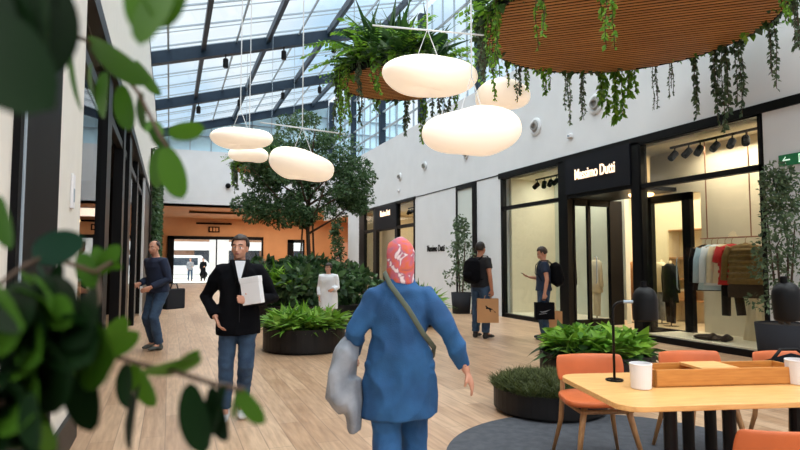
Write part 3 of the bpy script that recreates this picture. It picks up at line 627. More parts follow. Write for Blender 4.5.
# exit signs
def arrow_sign(t, w_, h):
    MB().box(-.02, 0, -w_/2, w_/2, -h/2, h/2).build('panel', 'exitg', t)
    k = h*.34; cy = w_*.30; o = MB()
    o.box(-.024, -.021, cy-k, cy+k*.6, -k*.16, k*.16)
    for s in (1, -1): o.add([(-.024, cy+k, 0), (-.024, cy+k*.72, 0), (-.024, cy+k*.12, s*k*.62), (-.024, cy+k*.12, s*k*.98)], [(0, 1, 2, 3)])
    o.build('arrow', 'exitlit', t)
    m = MB(); x = -w_*.1
    m.box(-.024, -.021, x-h*.30, x+h*.30, -h*.36, -h*.30).box(-.024, -.021, x-h*.30, x-h*.24, -h*.36, h*.36).box(-.024, -.021, x+h*.24, x+h*.30, -h*.36, h*.36).box(-.024, -.021, x-h*.3, x+h*.3, h*.30, h*.36)
    m.tube([(-.024, x, h*.2), (-.024, x+h*.02, 0), (-.024, x+h*.12, -h*.24)], .012, 6).tube([(-.024, x+h*.02, 0), (-.024, x-h*.1, -h*.22)], .01, 6).ball((-.024, x, h*.24), .018).tube([(-.024, x-h*.14, h*.02), (-.024, x+h*.12, h*.1)], .009, 5)
    m.build('running_figure', 'exitlit', t)
t = thing('exit_sign', 'green exit sign with a white arrow and running figure on the right wall', 'sign', (XR-.01, 5.32, 2.86)); arrow_sign(t, .56, .16)
t = thing('exit_sign', 'small dark exit sign on the orange wall over the mall doors', 'sign', (2.75, 40.95, 3.62)); MB().box(-.36, .36, -.05, 0, -.19, .19).build('panel', 'dark', t)
for x in (-.2, .02, .2): MB().box(x-.07, x+.07, -.06, -.05, -.12, .12).build('pictogram', 'orange', t)
t = thing('wall_lamp', 'thin dark linear lamp on the orange wall above the small exit sign', 'lamp', (2.75, 40.9, 4.02)); MB().box(-1.15, 1.15, 0, .08, -.06, .06).build('housing', 'dark', t)
t = thing('door_keypad', 'small white card reader on the pale pier at the left', 'card reader', (XL, 4.93, 1.95)); MB().box(0, .02, -.05, .05, -.13, .13).build('case', 'whitebox', t, bevel=.006); MB().box(.02, .024, -.02, .02, -.08, .02).build('slot', 'greybar', t)
t = thing('information_kiosk', 'tall pinkish free-standing panel against the far orange wall', 'kiosk', (10.9, 38.0, 0)); MB().box(-.62, .62, -.1, .1, .1, 2.75).build('panel', mat('pink_panel', (206, 164, 142), .5), t); MB().box(-.7, .7, -.3, .3, 0, .1).build('base', 'pot', t)
# lettering
def text(s, size, name, m, parent, mtx, ext=.008, sx=.72, off=.004):
    cu = bpy.data.curves.new(name, 'FONT'); cu.body = s; cu.size = size; cu.extrude = ext; cu.offset = off; cu.align_x = 'CENTER'; cu.align_y = 'CENTER'
    o = bpy.data.objects.new(name, cu); C.objects.link(o); dg = bpy.context.evaluated_depsgraph_get(); me = bpy.data.meshes.new_from_object(o.evaluated_get(dg)); bpy.data.objects.remove(o)
    me.transform(Matrix.Diagonal((sx, 1, 1, 1))); me.transform(mtx); me.materials.clear(); me.materials.append(M[m]); k = bpy.data.objects.new(name, me); C.objects.link(k); k.parent = parent; return k
WALLM = Matrix(((0, 0, -1, 0), (-1, 0, 0, 0), (0, 1, 0, 0), (0, 0, 0, 1)))   # upright on the right wall, read from the hall
t = thing('shop_sign', 'lit Massimo Dutti lettering on the dark panel over the nearer shop entrance', 'sign', (XR-.075, 9.42, 3.27)); text('Massimo Dutti', .31, 'lettering', 'letter', t, WALLM, sx=.66)
t = thing('shop_sign', 'small lit Massimo Dutti lettering over the far shop entrance', 'sign', (XR-.065, 21.8, 3.38)); text('Massimo Dutti', .34, 'lettering', 'letter', t, WALLM, sx=.56)
t = thing('shop_sign', 'black Massimo Dutti lettering on the blank white wall', 'sign', (XR-.01, 17.15, 1.86)); text('Massimo Dutti', .30, 'lettering', 'black', t, WALLM, sx=.76)
# ============================================================ INSIDE THE SHOPS
def track(label, loc, n, L, seed):
    random.seed(seed); t = thing('track_light', label, 'track light', loc); MB().box(-.02, .02, -L/2, L/2, -.02, .02).build('track', 'black', t)
    for i in range(n):
        y = -L/2+.1+(L-.2)*i/(n-1)+random.uniform(-.03, .03); mt = Matrix.Rotation(random.uniform(.3, .9), 3, 'Y') @ Matrix.Rotation(random.uniform(-.5, .5), 3, 'X')
        o = MB().lathe([(.055, -.12), (.06, -.10), (.06, .05), (.03, .07)], (-.02, y, -.14), 12, mtx=mt).build('lamp_head', 'jblack', t, smooth=False)
        MB().tube([(0, y, 0), (-.01, y, -.12)], .012, 6).build('bracket', 'black', o)
    return t
track('track of black spotlights behind the window nearest the exit sign', (8.55, 7.0, 3.52), 7, 1.9, 3)
track('track of black spotlights behind the window with the phone user in front', (8.6, 11.5, 3.50), 6, 1.5, 4)
track('track of black spotlights in the far shop window', (8.6, 20.0, 3.5), 5, 1.4, 5)
t = thing('ceiling_lamp', 'round warm ceiling lamp just inside the shop entrance', 'lamp', (8.85, 9.0, 2.80)); MB().lathe([(.22, -.05), (.24, -.03), (.24, 0), (.01, 0)], seg=24).build('lamp_body', 'lampw', t)
for x, y in ((11, 7.3), (12.4, 10.6), (11, 10)):
    pass
def torso(b, w_, d, h, z, flare=0, arms=True, al=.55):
    b.tube([(0, 0, z), (0, 0, z+h*.3), (0, 0, z+h*.75), (0, 0, z+h*.93), (0, 0, z+h)], [(w_/2+flare, d/2+flare*.5), (w_*.46, d*.46), (w_*.5, d*.5), (w_*.40, d*.42), (w_*.14, d*.3)], 16, up=(1, 0, 0))
    if arms:
        for s in (-1, 1): b.tube([(s*w_*.40, 0, z+h*.92), (s*w_*.54, 0, z+h*.66), (s*w_*.60, -.02, z+h*.92-al)], [.07, .06, .05], 10)
    return b
def garment(label, name, cat, loc, rz, m, w_=.46, h=.72, al=.6, m2=None, quilt=0):
    t = thing(name, label, cat, loc, rz, 'clothes hanging in the right-hand shop window')
    b = torso(MB(), w_, .13, h, -h-.05, .02, True, al)
    b.build('garment', m, t, smooth=True)
    if quilt:
        c = MB()
        for i in range(quilt):
            z = -.16-i*(h*.86)/quilt; c.tube([(-w_*.5, 0, z), (0, -.085, z), (w_*.5, 0, z)], .028, 8)
        c.build('quilting', m2, t, smooth=True)
    MB().tube([(-.2, 0, -.11), (0, 0, -.04), (.2, 0, -.11)], .009, 6).tube([(0, 0, -.04), (0, 0, .02), (.02, 0, .045), (0, 0, .06)], .005, 5).build('hanger', 'ash', t)
    return t
RX, RZ_ = 8.72, 1.83
t = thing('clothes_rail', 'thin copper clothes rail hung from two rods in the shop window', 'clothes rail', (RX, 6.95, RZ_)); c_ = mat('copper', (150, 104, 80), .35, .7)
MB().tube([(0, -.56, 0), (0, .56, 0)], .012, 8).build('rail', c_, t)
for y in (-.4, .42): MB().tube([(0, y, 0), (0, y, 1.75)], .010, 8).build('rod', c_, t)
zz = RZ_-.06
garment('dark grey jacket at the left end of the clothes rail', 'jacket', 'jacket', (RX, 7.42, zz), -.95, 'blackm', .40, .80)
garment('pale blue shirt on the clothes rail beside the dark grey jacket', 'shirt', 'shirt', (RX-.02, 7.27, zz), -.9, 'lbl', .44, .78)
garment('white shirt on the clothes rail beside the pale blue one', 'shirt', 'shirt', (RX-.02, 7.16, zz), -.9, 'shirt', .42, .70)
garment('cream jacket in the middle of the clothes rail', 'jacket', 'jacket', (RX, 7.03, zz), -.9, 'cream', .42, .66)
garment('red padded gilet on the clothes rail', 'gilet', 'gilet', (RX-.03, 6.88, zz), -.8, 'red', .42, .68, .25, 'red', 5)
garment('olive-brown quilted puffer jacket at the right of the clothes rail', 'puffer_jacket', 'jacket', (RX-.05, 6.62, zz), -1.3, 'mustard', .58, .66, .55, 'mustard', 6)
t = thing('fur_skirt', 'dark brown fur skirt hanging below the quilted jacket', 'skirt', (RX-.04, 6.66, .84), -1.3)
MB().tube([(0, 0, 0), (0, 0, .15), (0, 0, .36), (0, 0, .38)], [(.27, .07), (.275, .075), (.24, .06), (.2, .04)], 18, up=(1, 0, 0)).build('skirt', 'brownd', t, smooth=True); MB().tube([(-.23, 0, .37), (.23, 0, .37)], .018, 8).build('waistband', 'blackm', t)
t = thing('trousers', 'dark grey trousers hanging below the clothes rail', 'trousers', (RX+.02, 6.95, .52), -1.3)
MB().tube([(-.10, 0, 0), (-.09, 0, .5), (-.05, 0, .95)], [(.075, .04), (.08, .05), (.11, .06)], 10, up=(1, 0, 0)).tube([(.14, 0, .02), (.09, 0, .5), (.05, 0, .95)], [(.075, .04), (.08, .05), (.11, .06)], 10, up=(1, 0, 0)).build('legs', 'blackm', t, smooth=True)
MB().tube([(-.13, 0, .93), (.13, 0, .93)], .03, 8).build('waistband', 'black', t)
t = thing('shoes', 'pair of dark brown shoes with a scarf on the window platform', 'shoes', (8.42, 7.0, .13), .3)
for y in (-.16, .06): MB().tube([(-.14, y, .04), (0, y, .06), (.14, y, .035)], [(.05, .05), (.055, .06), (.04, .035)], 12, up=(0, 1, 0)).build('shoe', 'brownd', t, smooth=True)
MB().ball((.0, .12, .04), (.16, .26, .05)).build('scarf', 'brownd', t, smooth=True)
# draped cloth stands on the platform
def cloth_stand(label, loc, m, h, w_):
    t = thing('draped_cloth', label, 'cloth', loc); b = MB()
    seg = 40; rings = []
    for i, (z, r) in enumerate(((0, w_), (h*.4, w_*.7), (h*.8, w_*.4), (h, w_*.22))):
        for k in range(seg):
            a = 2*PI*k/seg; rr = r*(1+.16*math.sin(a*7+i*.3)); b.v.append((rr*math.cos(a)*.5, rr*math.sin(a), z))
    for i in range(3):
        for k in range(seg): b.f.append((i*seg+k, i*seg+(k+1) % seg, (i+1)*seg+(k+1) % seg, (i+1)*seg+k))
    b.f.append(tuple(range(3*seg, 4*seg))); b.f.append(tuple(range(seg-1, -1, -1))); b.build('folds', m, t, smooth=True); return t
cloth_stand('pale draped cloth standing under the trousers in the window', (8.95, 6.72, .13), 'cream', .78, .18)
cloth_stand('cream draped cloth at the right end of the window platform', (8.9, 6.32, .13), 'cream', .72, .17)
# mannequins
def mannequin(label, loc, rz, top, bot, h=1.72, coat=0, grp=None):
    t = thing('mannequin', label, 'mannequin', loc, rz, grp); k = h/1.75
    b = MB()
    for s in (-1, 1): b.tube([(s*.09, 0, .09*k), (s*.10, 0, .5*k), (s*.09, 0, .92*k)], [.05, .06, .085], 12)
    b.tube([(-.0, 0, .86*k), (0, 0, .98*k)], [(.15, .10), (.15, .10)], 14, up=(1, 0, 0)).build('trousers', bot, t, smooth=True)
    b = torso(MB(), .44, .24, (.62+coat)*k, (.88-coat)*k, .03, True, .62*k); b.build('jacket', top, t, smooth=True)
    MB().tube([(0, 0, 1.45*k), (0, 0, 1.56*k)], .045, 12).build('neck', 'cream', t, smooth=True)
    MB().lathe([(.16, 0), (.16, .015), (.01, .02)], seg=20).tube([(0, 0, .01), (0, 0, .9*k)], .012, 6).build('stand', 'black', t); return t
mannequin('headless mannequin in a dark jacket and blue jeans beside the glass door', (8.45, 10.76, .1), 1.2, 'brownd', 'denim')
mannequin('headless mannequin in a cream coat further in the same window', (9.25, 10.85, 0.1), 1.2, 'cream', 'cream', 1.6, .2)
mannequin('headless mannequin in a camel coat inside the shop entrance', (10.15, 10.6, 0), 1.0, 'tan', 'tan', 1.66, .25)
mannequin('headless mannequin in a dark long coat seen through the open glass door', (10.3, 9.7, 0), 1.3, 'blackm', 'blackm', 1.62, .3)
mannequin('headless mannequin in a cream jacket seen through the open glass door', (10.55, 10.2, 0), 1.1, 'cream', 'greycl', 1.66, .1)
t = thing('shelf_unit', 'lit wooden shelf unit with boxes inside the shop', 'shelf', (11.4, 9.7, 0)); MB().box(-.2, .2, -.9, -.86, 0, 2.2).box(-.2, .2, .86, .9, 0, 2.2).box(.16, .2, -.9, .9, 0, 2.2).build('case', 'cream', t)
for z in (.5, 1.0, 1.5, 2.16): MB().box(-.2, .16, -.86, .86, z, z+.03).build('shelf', 'ash', t)
for i, (y, z) in enumerate(((-.5, 1.03), (.1, 1.03), (.5, .53), (-.3, .53), (.3, 1.53), (-.6, 1.53))):
    t = thing('garment_box', ('kraft box on the lit shelf unit, %s' % ('middle tier left', 'middle tier centre', 'lower tier right', 'lower tier left', 'upper tier right', 'upper tier left')[i]), 'box', (11.4, 9.7+y, z), 0, 'boxes on the shop shelves')
    MB().box(-.14, .1, -.16, .16, 0, .2).build('box', 'kraft', t, bevel=.01); MB().box(-.15, .11, -.17, .17, .2, .25).build('lid', 'cream', t)
# cafe behind the left glazing
def armchair(label, loc, rz, m):
    t = thing('armchair', label, 'armchair', loc, rz); MB().box(-.3, .3, -.3, .3, .28, .46).build('seat', m, t, bevel=.05); MB().box(-.32, .32, .22, .34, .3, .85).build('backrest', m, t, bevel=.05)
    for s in (-1, 1):
        MB().box(s*.34-.05, s*.34+.05, -.3, .32, .28, .62).build('armrest', m, t, bevel=.03)
        for y in (-.24, .26): MB().tube([(s*.28, y, 0), (s*.26, y, .3)], .018, 6).build('leg', 'black', t)
armchair('red armchair behind the left shop glazing', (-1.35, 6.9, .01), .4, 'red'); armchair('second red armchair, farther inside behind the left glazing', (-1.7, 8.6, .01), .1, 'red')
t = thing('counter', 'brown counter inside the left-hand cafe', 'counter', (-2.2, 12.5, .01)); MB().box(-.4, .4, -2, 2, 0, 1.0).build('body', 'orange', t); MB().box(-.45, .45, -2.05, 2.05, 1.0, 1.05).build('worktop', 'white', t)
for i, y in enumerate((10.8, 12, 13.2, 14.4)):
    t = thing('pendant_lamp', 'small warm pendant over the cafe counter, %s one' % ('nearest', 'second', 'third', 'farthest')[i], 'lamp', (-2.0, y, 2.3), 0, 'cafe counter pendants'); MB().lathe([(.15, 0), (.16, .03), (.04, .2), (.01, .22)], seg=18).build('lamp_shade', 'lampw', t, smooth=True); MB().tube([(0, 0, .2), (0, 0, 1.28)], .006, 5).build('cable', 'black', t)
# advertising board beside the pot
t = thing('sandwich_board', 'small black standing board on the floor beside the slender potted tree', 'sign board', (7.66, 13.72, 0), R(0)); MB().add([(-.02, -.24, 0), (-.02, .24, 0), (.06, .24, .62), (.06, -.24, .62), (0, -.24, 0), (0, .24, 0), (.08, .24, .62), (.08, -.24, .62)], [(0, 1, 2, 3), (7, 6, 5, 4), (0, 3, 7, 4), (1, 5, 6, 2), (3, 2, 6, 7), (0, 4, 5, 1)]).build('front_board', 'black', t)
MB().add([(.24, -.24, 0), (.24, .24, 0), (.10, .24, .6), (.10, -.24, .6), (.26, -.24, 0), (.26, .24, 0), (.12, .24, .6), (.12, -.24, .6)], [(0, 1, 2, 3), (7, 6, 5, 4), (0, 3, 7, 4), (1, 5, 6, 2), (3, 2, 6, 7), (0, 4, 5, 1)]).build('rear_board', 'black', t)
# van outside
v = thing('van', 'white van parked in the street beyond the mall doors', 'van', (1.4, 54.5, -.02)); 
MB().prism([(-2.3, .35), (2.3, .35), (2.3, 1.0), (1.9, 1.25), (1.2, 2.0), (-2.2, 2.05), (-2.3, 1.9)], -.9, .9, Matrix(((1, 0, 0, 0), (0, 0, 1, 0), (0, 1, 0, 0), (0, 0, 0, 1)))).build('body', 'white', v, bevel=.05)
MB().box(-1.6, .9, -.92, -.9, 1.15, 1.8).build('window', 'glassd', v)
for x in (-1.4, 1.4): MB().tube([(x, -.93, .34), (x, -.72, .34)], .33, 18).build('wheel', 'black', v)
# ============================================================ SEATING AREA
struct('floor_rug', MB().lathe([(1.28, 0), (1.28, .010), (.01, .010)], (3.06, 3.33, 0), 64), 'rug')
rugo = bpy.data.objects['floor_rug']; del rugo['kind']; rugo.name = 'rug'; tag(rugo, 'round slate-grey rug under the orange chair and the oak table', 'rug')
TH = R(-15); FL = Vector((1.965, 2.14, 0))
t = thing('table', 'long oak table with rounded corners at the lower right', 'table', FL, TH)
def rrect(x0, x1, y0, y1, r, n=8):
    o = []
    for cx, cy, a0 in ((x1-r, y0+r, -PI/2), (x1-r, y1-r, 0), (x0+r, y1-r, PI/2), (x0+r, y0+r, PI)):
        o += [(cx+r*math.cos(a0+PI/2*k/n), cy+r*math.sin(a0+PI/2*k/n)) for k in range(n+1)]
    return o
MB().prism(rrect(0, 2.3, 0, .80, .11), .722, .75).build('tabletop', 'oak', t, bevel=.004)
for x, y in ((.35, .2), (.67, .2), (1.045, .2), (.73, .64), (.87, .64), (1.9, .2), (1.9, .64)):
    MB().tube([(x, y, .004), (x, y, .722)], .033, 14).build('leg', 'black', t)
MB().box(.28, 2.0, .40, .46, .66, .722).build('crossbar', 'black', t)
TM = Matrix.Translation(FL) @ Matrix.Rotation(TH, 4, 'Z')
def on_table(x, y, z=.75): return TM @ Vector((x, y, z))
t = thing('table_organiser', 'low open oak box with a centre lid lying along the table', 'box', on_table(.375, .37), TH)
b = MB().box(0, .86, 0, .014, 0, .093).box(0, .86, .20, .214, 0, .093).box(0, .014, 0, .214, 0, .093).box(.846, .86, 0, .214, 0, .093).box(0, .86, 0, .214, 0, .01)
b.build('box', 'oakd', t, bevel=.002); MB().box(.27, .49, .004, .21, .082, .097).build('lid', 'oak', t)
def cup(label, p, s=1):
    t = thing('cup', label, 'cup', p, 0, 'white cups on the table'); MB().lathe([(.050*s, 0), (.056*s, .004), (.062*s, .128), (.057*s, .130), (.052*s, .012), (.005, .010)], seg=32).build('body', 'ceramic', t, smooth=False); MB().lathe([(.062*s, .124), (.064*s, .128), (.062*s, .133), (.056*s, .133), (.056*s, .126), (.062*s, .124)], seg=32, caps=False).build('rim', 'ceramic', t); return t
cup('white cup between the black lamp stand and the oak box', Vector((2.345, 2.42, .75)), .92)
cup('white cup at the right-hand end of the oak box', Vector((3.24, 2.19, .75)))
def desk_lamp(label, base, head, tilt):
    t = thing('table_lamp', label, 'lamp', base, 0, 'black dome table lamps'); h = Vector(head)-Vector(base); d = Vector((h.x, h.y, 0)).normalized(); z = h.z
    pts = [(0, 0, .01), (0, 0, z*.9)]+[tuple(d*(.05-.05*math.cos(a))+Vector((0, 0, z*.9+.05*math.sin(a)))) for a in (.4, .8, 1.2, 1.57)]+[tuple(d*(Vector((h.x, h.y, 0)).length-.06)+Vector((0, 0, z*.9+.05)))]
    MB().tube(pts, .0075, 8).build('stem', 'black', t, smooth=True)
    MB().tube([tuple(d*(Vector((h.x, h.y, 0)).length-.12)+Vector((0, 0, z*.9+.05))), tuple(d*(Vector((h.x, h.y, 0)).length-.05)+Vector((0, 0, z*.9+.05)))], .009, 8).build('joint', 'greybar', t)
    ring = [(.045*math.cos(k*PI/8), .045*math.sin(k*PI/8), .005) for k in range(17)]; MB().tube(ring, .005, 6).tube([(-.045, 0, .005), (.045, 0, .005)], .005, 6).build('base', 'black', t)
    mt = Matrix.Rotation(tilt, 3, 'Y')
    o = MB().lathe([(.066, -.10), (.068, -.09), (.068, .02), (.063, .05), (.050, .073), (.030, .088), (.005, .093)], tuple(h), 28, mtx=mt).build('lamp_shade', 'black', t, smooth=True)
    MB().tube([mt @ Vector((-.006, 0, .09))+h, mt @ Vector((-.006, 0, .122))+h], .017, 12).build('cap', 'blackm', t)
    return t
hb = at(645, 303, 3.28); bb = on_table(.40, .60); bb = Vector((2.355, 2.63, .75)); desk_lamp('black dome table lamp standing beside the left white cup', bb, hb, 0)
hb = at(787, 300, 2.95); bb = Vector((hb.x+.22, hb.y-.08, .75)); desk_lamp('black dome table lamp at the right edge, before the bushy potted tree', bb, hb, -.12)
# chairs
def curved_back(w_, z0, z1, thick=.035, bow=.07, n=14):
    b = MB(); vs = []
    for j, z in enumerate((z0, z0+.02, (z0+z1)/2, z1-.03, z1)):
        th = thick*(.55 if j in (0, 4) else 1)
        for i in range(n+1):
            u = -1+2*i/n; x = u*w_/2*(1-.03*abs(j-2)); y = .20-bow*u*u+.02*(j-2)*.6
            e = 1-.5*max(0, abs(u)-.85)/.15
            vs.append((x, y-th/2*e, z)); vs.append((x, y+th/2*e, z))
    m = (n+1)*2
    fs = []
    for j in range(4):
        for i in range(n):
            a = j*m+2*i; fs.append((a, a+2, a+m+2, a+m)); fs.append((a+1, a+m+1, a+m+3, a+3))
        fs.append((j*m, j*m+m, j*m+m+1, j*m+1)); a = j*m+2*n; fs.append((a, a+1, a+m+1, a+m))
    for j, fl in ((0, 1), (4, 0)):
        for i in range(n):
            a = j*m+2*i; fs.append((a, a+1, a+3, a+2) if fl else (a, a+2, a+3, a+1))
    return b.add(vs, fs)
def make_chair(label, loc, rz):
    t = thing('dining_chair', label, 'chair', loc, rz, 'orange dining chairs at the oak table')
    out = []
    for k in range(32):
        a = 2*PI*k/32; c, s = math.cos(a), math.sin(a); x = math.copysign(abs(c)**.55, c)*.27; y = math.copysign(abs(s)**.55, s)*.23; x *= 1-.10*(y/.23); out.append((x, y))
    MB().prism(out, .435, .475).build('seat', 'leather', t, bevel=.014)
    curved_back(.52, .56, .735).build('backrest', 'leather', t, smooth=True, sub=1)
    for s in (-1, 1):
        MB().tube([(s*.24, -.20, .012), (s*.19, -.15, .25), (s*.15, -.12, .437)], [.014, .020, .024], 10).build('leg', 'ash', t, smooth=True)
        MB().tube([(s*.25, .25, .012), (s*.20, .21, .25), (s*.19, .195, .44), (s*.185, .205, .62)], [.012, .018, .020, .014], 10).build('leg', 'ash', t, smooth=True)
        MB().tube([(s*.18, -.14, .39), (s*.195, .2, .40)], .014, 8).build('side_rail', 'ash', t, smooth=True)
    MB().tube([(-.175, -.135, .39), (.175, -.135, .39)], .016, 8).build('front_rail', 'ash', t, smooth=True)
    return t
ch = make_chair('orange dining chair on the rug at the left end of the oak table', (2.86, 3.36, 0), R(-17))
dup(ch, (3.68, 3.20, 0), R(-15), 'orange dining chair seen over the oak box, middle of the far side')
dup(ch, (4.34, 2.93, 0), R(-17), 'orange dining chair with a black bag, far side at the right edge')
dup(ch, (2.48, 1.82, 0), R(163), 'orange dining chair on the near side, only its back showing at the bottom right')
t = thing('bag', 'black soft bag lying against the back of the rightmost far chair', 'bag', (4.29, 2.90, .455), R(-17)); 
MB().tube([(-.2, .06, .14), (0, .06, .16), (.2, .06, .14)], [(.10, .06), (.13, .07), (.10, .06)], 14, up=(0, 0, 1)).build('body', 'jblack', t, smooth=True); MB().tube([(-.15, .06, .24), (-.05, .1, .31), (.08, .1, .31), (.15, .06, .24)], .012, 8).build('strap', 'black', t, smooth=True)
# ============================================================ PEOPLE
def remesh(b, name, m, parent, vox, smooth=3, wrinkle=0, wscale=6, stretch=(1, 1, .5), seed=0):
    me = bpy.data.meshes.new(name); me.from_pydata(b.v, [], b.f); me.update()
    o = bpy.data.objects.new(name+'_tmp', me); C.objects.link(o)
    r = o.modifiers.new('r', 'REMESH'); r.mode = 'VOXEL'; r.voxel_size = vox; r.use_smooth_shade = True
    s = o.modifiers.new('s', 'SMOOTH'); s.iterations = smooth; s.factor = .5
    dg = bpy.context.evaluated_depsgraph_get(); nm = bpy.data.meshes.new_from_object(o.evaluated_get(dg)); bpy.data.objects.remove(o)
    if wrinkle:
        ns = [v.normal.copy() for v in nm.vertices]
        for v, n in zip(nm.vertices, ns):
            p = Vector((v.co.x*stretch[0], v.co.y*stretch[1], v.co.z*stretch[2]))*wscale+Vector((seed, 0, 0))
            f = 1-abs(noise.noise(p))*2.2+.4*noise.noise(p*2.3); v.co += n*wrinkle*(f-.5)
    nm.materials.clear(); nm.materials.append(M[m] if isinstance(m, str) else m); nm.name = name
    k = bpy.data.objects.new(name, nm); C.objects.link(k); k.parent = parent
    for p in nm.polygons: p.use_smooth = True
    return k
def V3(*a): return Vector(a)
def add_hand(b, w, d, n, side, k, curl=.9, grip=False):
    d = d.normalized(); n = (n-d*n.dot(d)).normalized(); s = d.cross(n).normalized()*side   # s points to the thumb side
    if True:
        b.tube([w-d*.02*k, w+d*.02*k, w+d*.06*k, w+d*.095*k], [(.024*k, .018*k), (.036*k, .016*k), (.042*k, .016*k), (.038*k, .013*k)], 12, up=s)
    for i, (off, L) in enumerate(((.030, .072), (.010, .080), (-.010, .075), (-.029, .060))):
        p = w+d*.088*k+s*off*k; dd = d.copy(); pts = [p-d*.02*k, p]; a = curl*(.9+.1*i)
        for j, f in enumerate((.45, .3, .25)):
            dd = (Matrix.Rotation(0, 3, 'X') @ dd); ang_ = a*(.6 if j == 0 else .9); dd = (dd*math.cos(ang_)+n*math.sin(ang_)).normalized()
            nn = (n*math.cos(ang_)-d*math.sin(ang_)); n2 = nn; p = p+dd*L*k*f; pts.append(p)
        b.tube(pts, [.0095*k, .0095*k, .009*k, .0085*k, .0070*k], 8)
    q = w+d*.025*k+s*.028*k
    b.tube([w+d*.01*k+s*.012*k, q, q+(d*.6+s*.7+n*.3).normalized()*.036*k, q+(d*.85+s*.45+n*.5).normalized()*.066*k], [.014*k, .013*k, .011*k, .008*k], 8)
def person(label, loc, rz, H=1.74, skin='skin', top='jblack', bot='denim', shoe='shoed', hair='hair', arms=None, legs=None, lean=0, turn=0, nod=0,
           hem=.86, sleeve=1.0, bulk=1.0, belly=.0, torso_shift=(0, 0), hairtype='short', collar=0, vox=.008, name='person', wide=.0, leg_r=1.0, hip_w=0, tw=.006, shz=1.41, shx=.165):
    k = H/1.75; t = thing(name, label, 'person', loc, rz)
    sx, sy = torso_shift
    def P(x, y, z):   # lean the upper body forward about the hips
        zz = max(0, z-.92); return V3((x+sx*zz)*k, (y+math.tan(lean)*zz+sy*zz)*k, z*k)
    A = arms; L = legs
    body = MB(); cl = MB(); tr = MB()
    # torso of the body
    tor = [(.86, .135, .095), (.98, .145, .10), (1.08, .125, .088), (1.22, .14, .098), (1.34, .165, .10), (1.42, .15, .085), (1.47, .07, .065)]
    body.tube([P(0, 0, z) for z, a, b_ in tor], [(a*k, b_*k) for z, a, b_ in tor], 20, up=(1, 0, 0))
    nb = P(0, -.01, 1.45); hd = P(0, .02, 1.622)
    body.tube([nb, P(0, .005, 1.52), P(0, .015, 1.58)], [.062*k, .054*k, .052*k], 16)
    HM = Matrix.Rotation(turn, 3, 'Z') @ Matrix.Rotation(-nod-lean*.4, 3, 'X')
    def Hh(x, y, z): return hd+HM @ (V3(x, y, z)*k)
    body.ball(Hh(0, -.012, .022), (.073*k, .092*k, .092*k), 22, 16, mtx=HM)
    body.ball(Hh(0, .012, -.028), (.060*k, .078*k, .086*k), 20, 14, mtx=HM)
    body.ball(Hh(0, .050, -.082), (.030*k, .026*k, .022*k), 14, 10, mtx=HM)
    body.tube([Hh(0, .080, .015), Hh(0, .096, -.012), Hh(0, .104, -.034), Hh(0, .088, -.042)], [(.009*k, .008*k), (.011*k, .010*k), (.016*k, .012*k), (.014*k, .008*k)], 10, up=HM @ V3(1, 0, 0))
    body.tube([Hh(-.045, .066, .022), Hh(0, .086, .024), Hh(.045, .066, .022)], .009*k, 8)
    body.tube([Hh(-.020, .082, -.060), Hh(0, .090, -.058), Hh(.020, .082, -.060)], .0075*k, 8)
    for s in (-1, 1):
        body.ball(Hh(s*.074, -.004, -.012), (.009*k, .019*k, .031*k), 10, 8, mtx=HM); body.ball(Hh(s*.040, .052, -.020), (.022*k, .022*k, .02*k), 10, 8, mtx=HM)
    sh = {}
    for s, key in ((1, 'r'), (-1, 'l')):
        a = A[key]; S0 = P(s*shx, 0, shz); E = P(*a['e']); W = P(*a['w']); sh[key] = (S0, E, W)
        body.tube([P(s*.10, 0, shz-.01), S0, S0.lerp(E, .5), E, E.lerp(W, .35), W], [.055*k, .054*k, .046*k, .038*k, .037*k, .026*k], 14)
        d = V3(*a['d']) if 'd' in a else (W-E); add_hand(body, W, d, V3(*a.get('n', (-s, .2, 0))), a.get('ts', -1 if s > 0 else 1)*1, k, a.get('curl', .45))
        g = L[key]; HJ = V3(s*(.09+hip_w), 0, .93)*k; K = V3(*g['k'])*k; AN = V3(*g['a'])*k; TO = V3(*g['t'])*k
        body.tube([HJ, HJ.lerp(K, .5), K, K.lerp(AN, .35), AN], [.085*k, .068*k, .050*k, .050*k, .034*k], 14)
        body.tube([AN+V3(0, 0, .01), AN.lerp(TO, .5), TO], [(.035*k, .04*k), (.038*k, .028*k), (.03*k, .018*k)], 12)
        up_ = 1.22*leg_r; AE = AN+(K-AN).normalized()*.02*k
        tr.tube([V3(s*.07*k, 0, .97*k), HJ, HJ.lerp(K, .5), K, K.lerp(AN, .4), AE], [.095*k*leg_r, (.098*k+wide)*leg_r, (.083*k+wide)*leg_r, .066*k*up_/1.1+wide, .062*k*up_/1.1+wide, .054*k*up_/1.1+wide], 16)
        tr_top = None
        d0 = (TO-AN); d0.z = 0; dn = d0.normalized(); heel = AN-dn*.05*k; zb = min(AN.z-.09*k, TO.z-.03*k)
        sb = MB(); hz = V3(0, 0, 1)
        sb.tube([heel+V3(0, 0, -.048*k), AN+V3(0, 0, -.045*k), AN.lerp(TO, .5)+V3(0, 0, -.012*k), AN.lerp(TO, .85)+V3(0, 0, -.002*k), TO+dn*.025*k], [(.034*k, .042*k), (.042*k, .050*k), (.046*k, .036*k), (.046*k, .030*k), (.032*k, .018*k)], 14, up=dn.cross(hz))
        sb.tube([AN+V3(0, 0, -.06*k), AN+V3(0, 0, .02*k)], .046*k, 12)
        so_ = remesh(sb, 'shoe', shoe, t, .007, 2)
    tr.tube([V3(0, 0, .86*k), V3(0, 0, .94*k), P(0, 0, 1.02)], [((.155+hip_w)*k, .115*k), ((.165+hip_w)*k, .122*k), (.15*k, .11*k)], 18, up=(1, 0, 0))
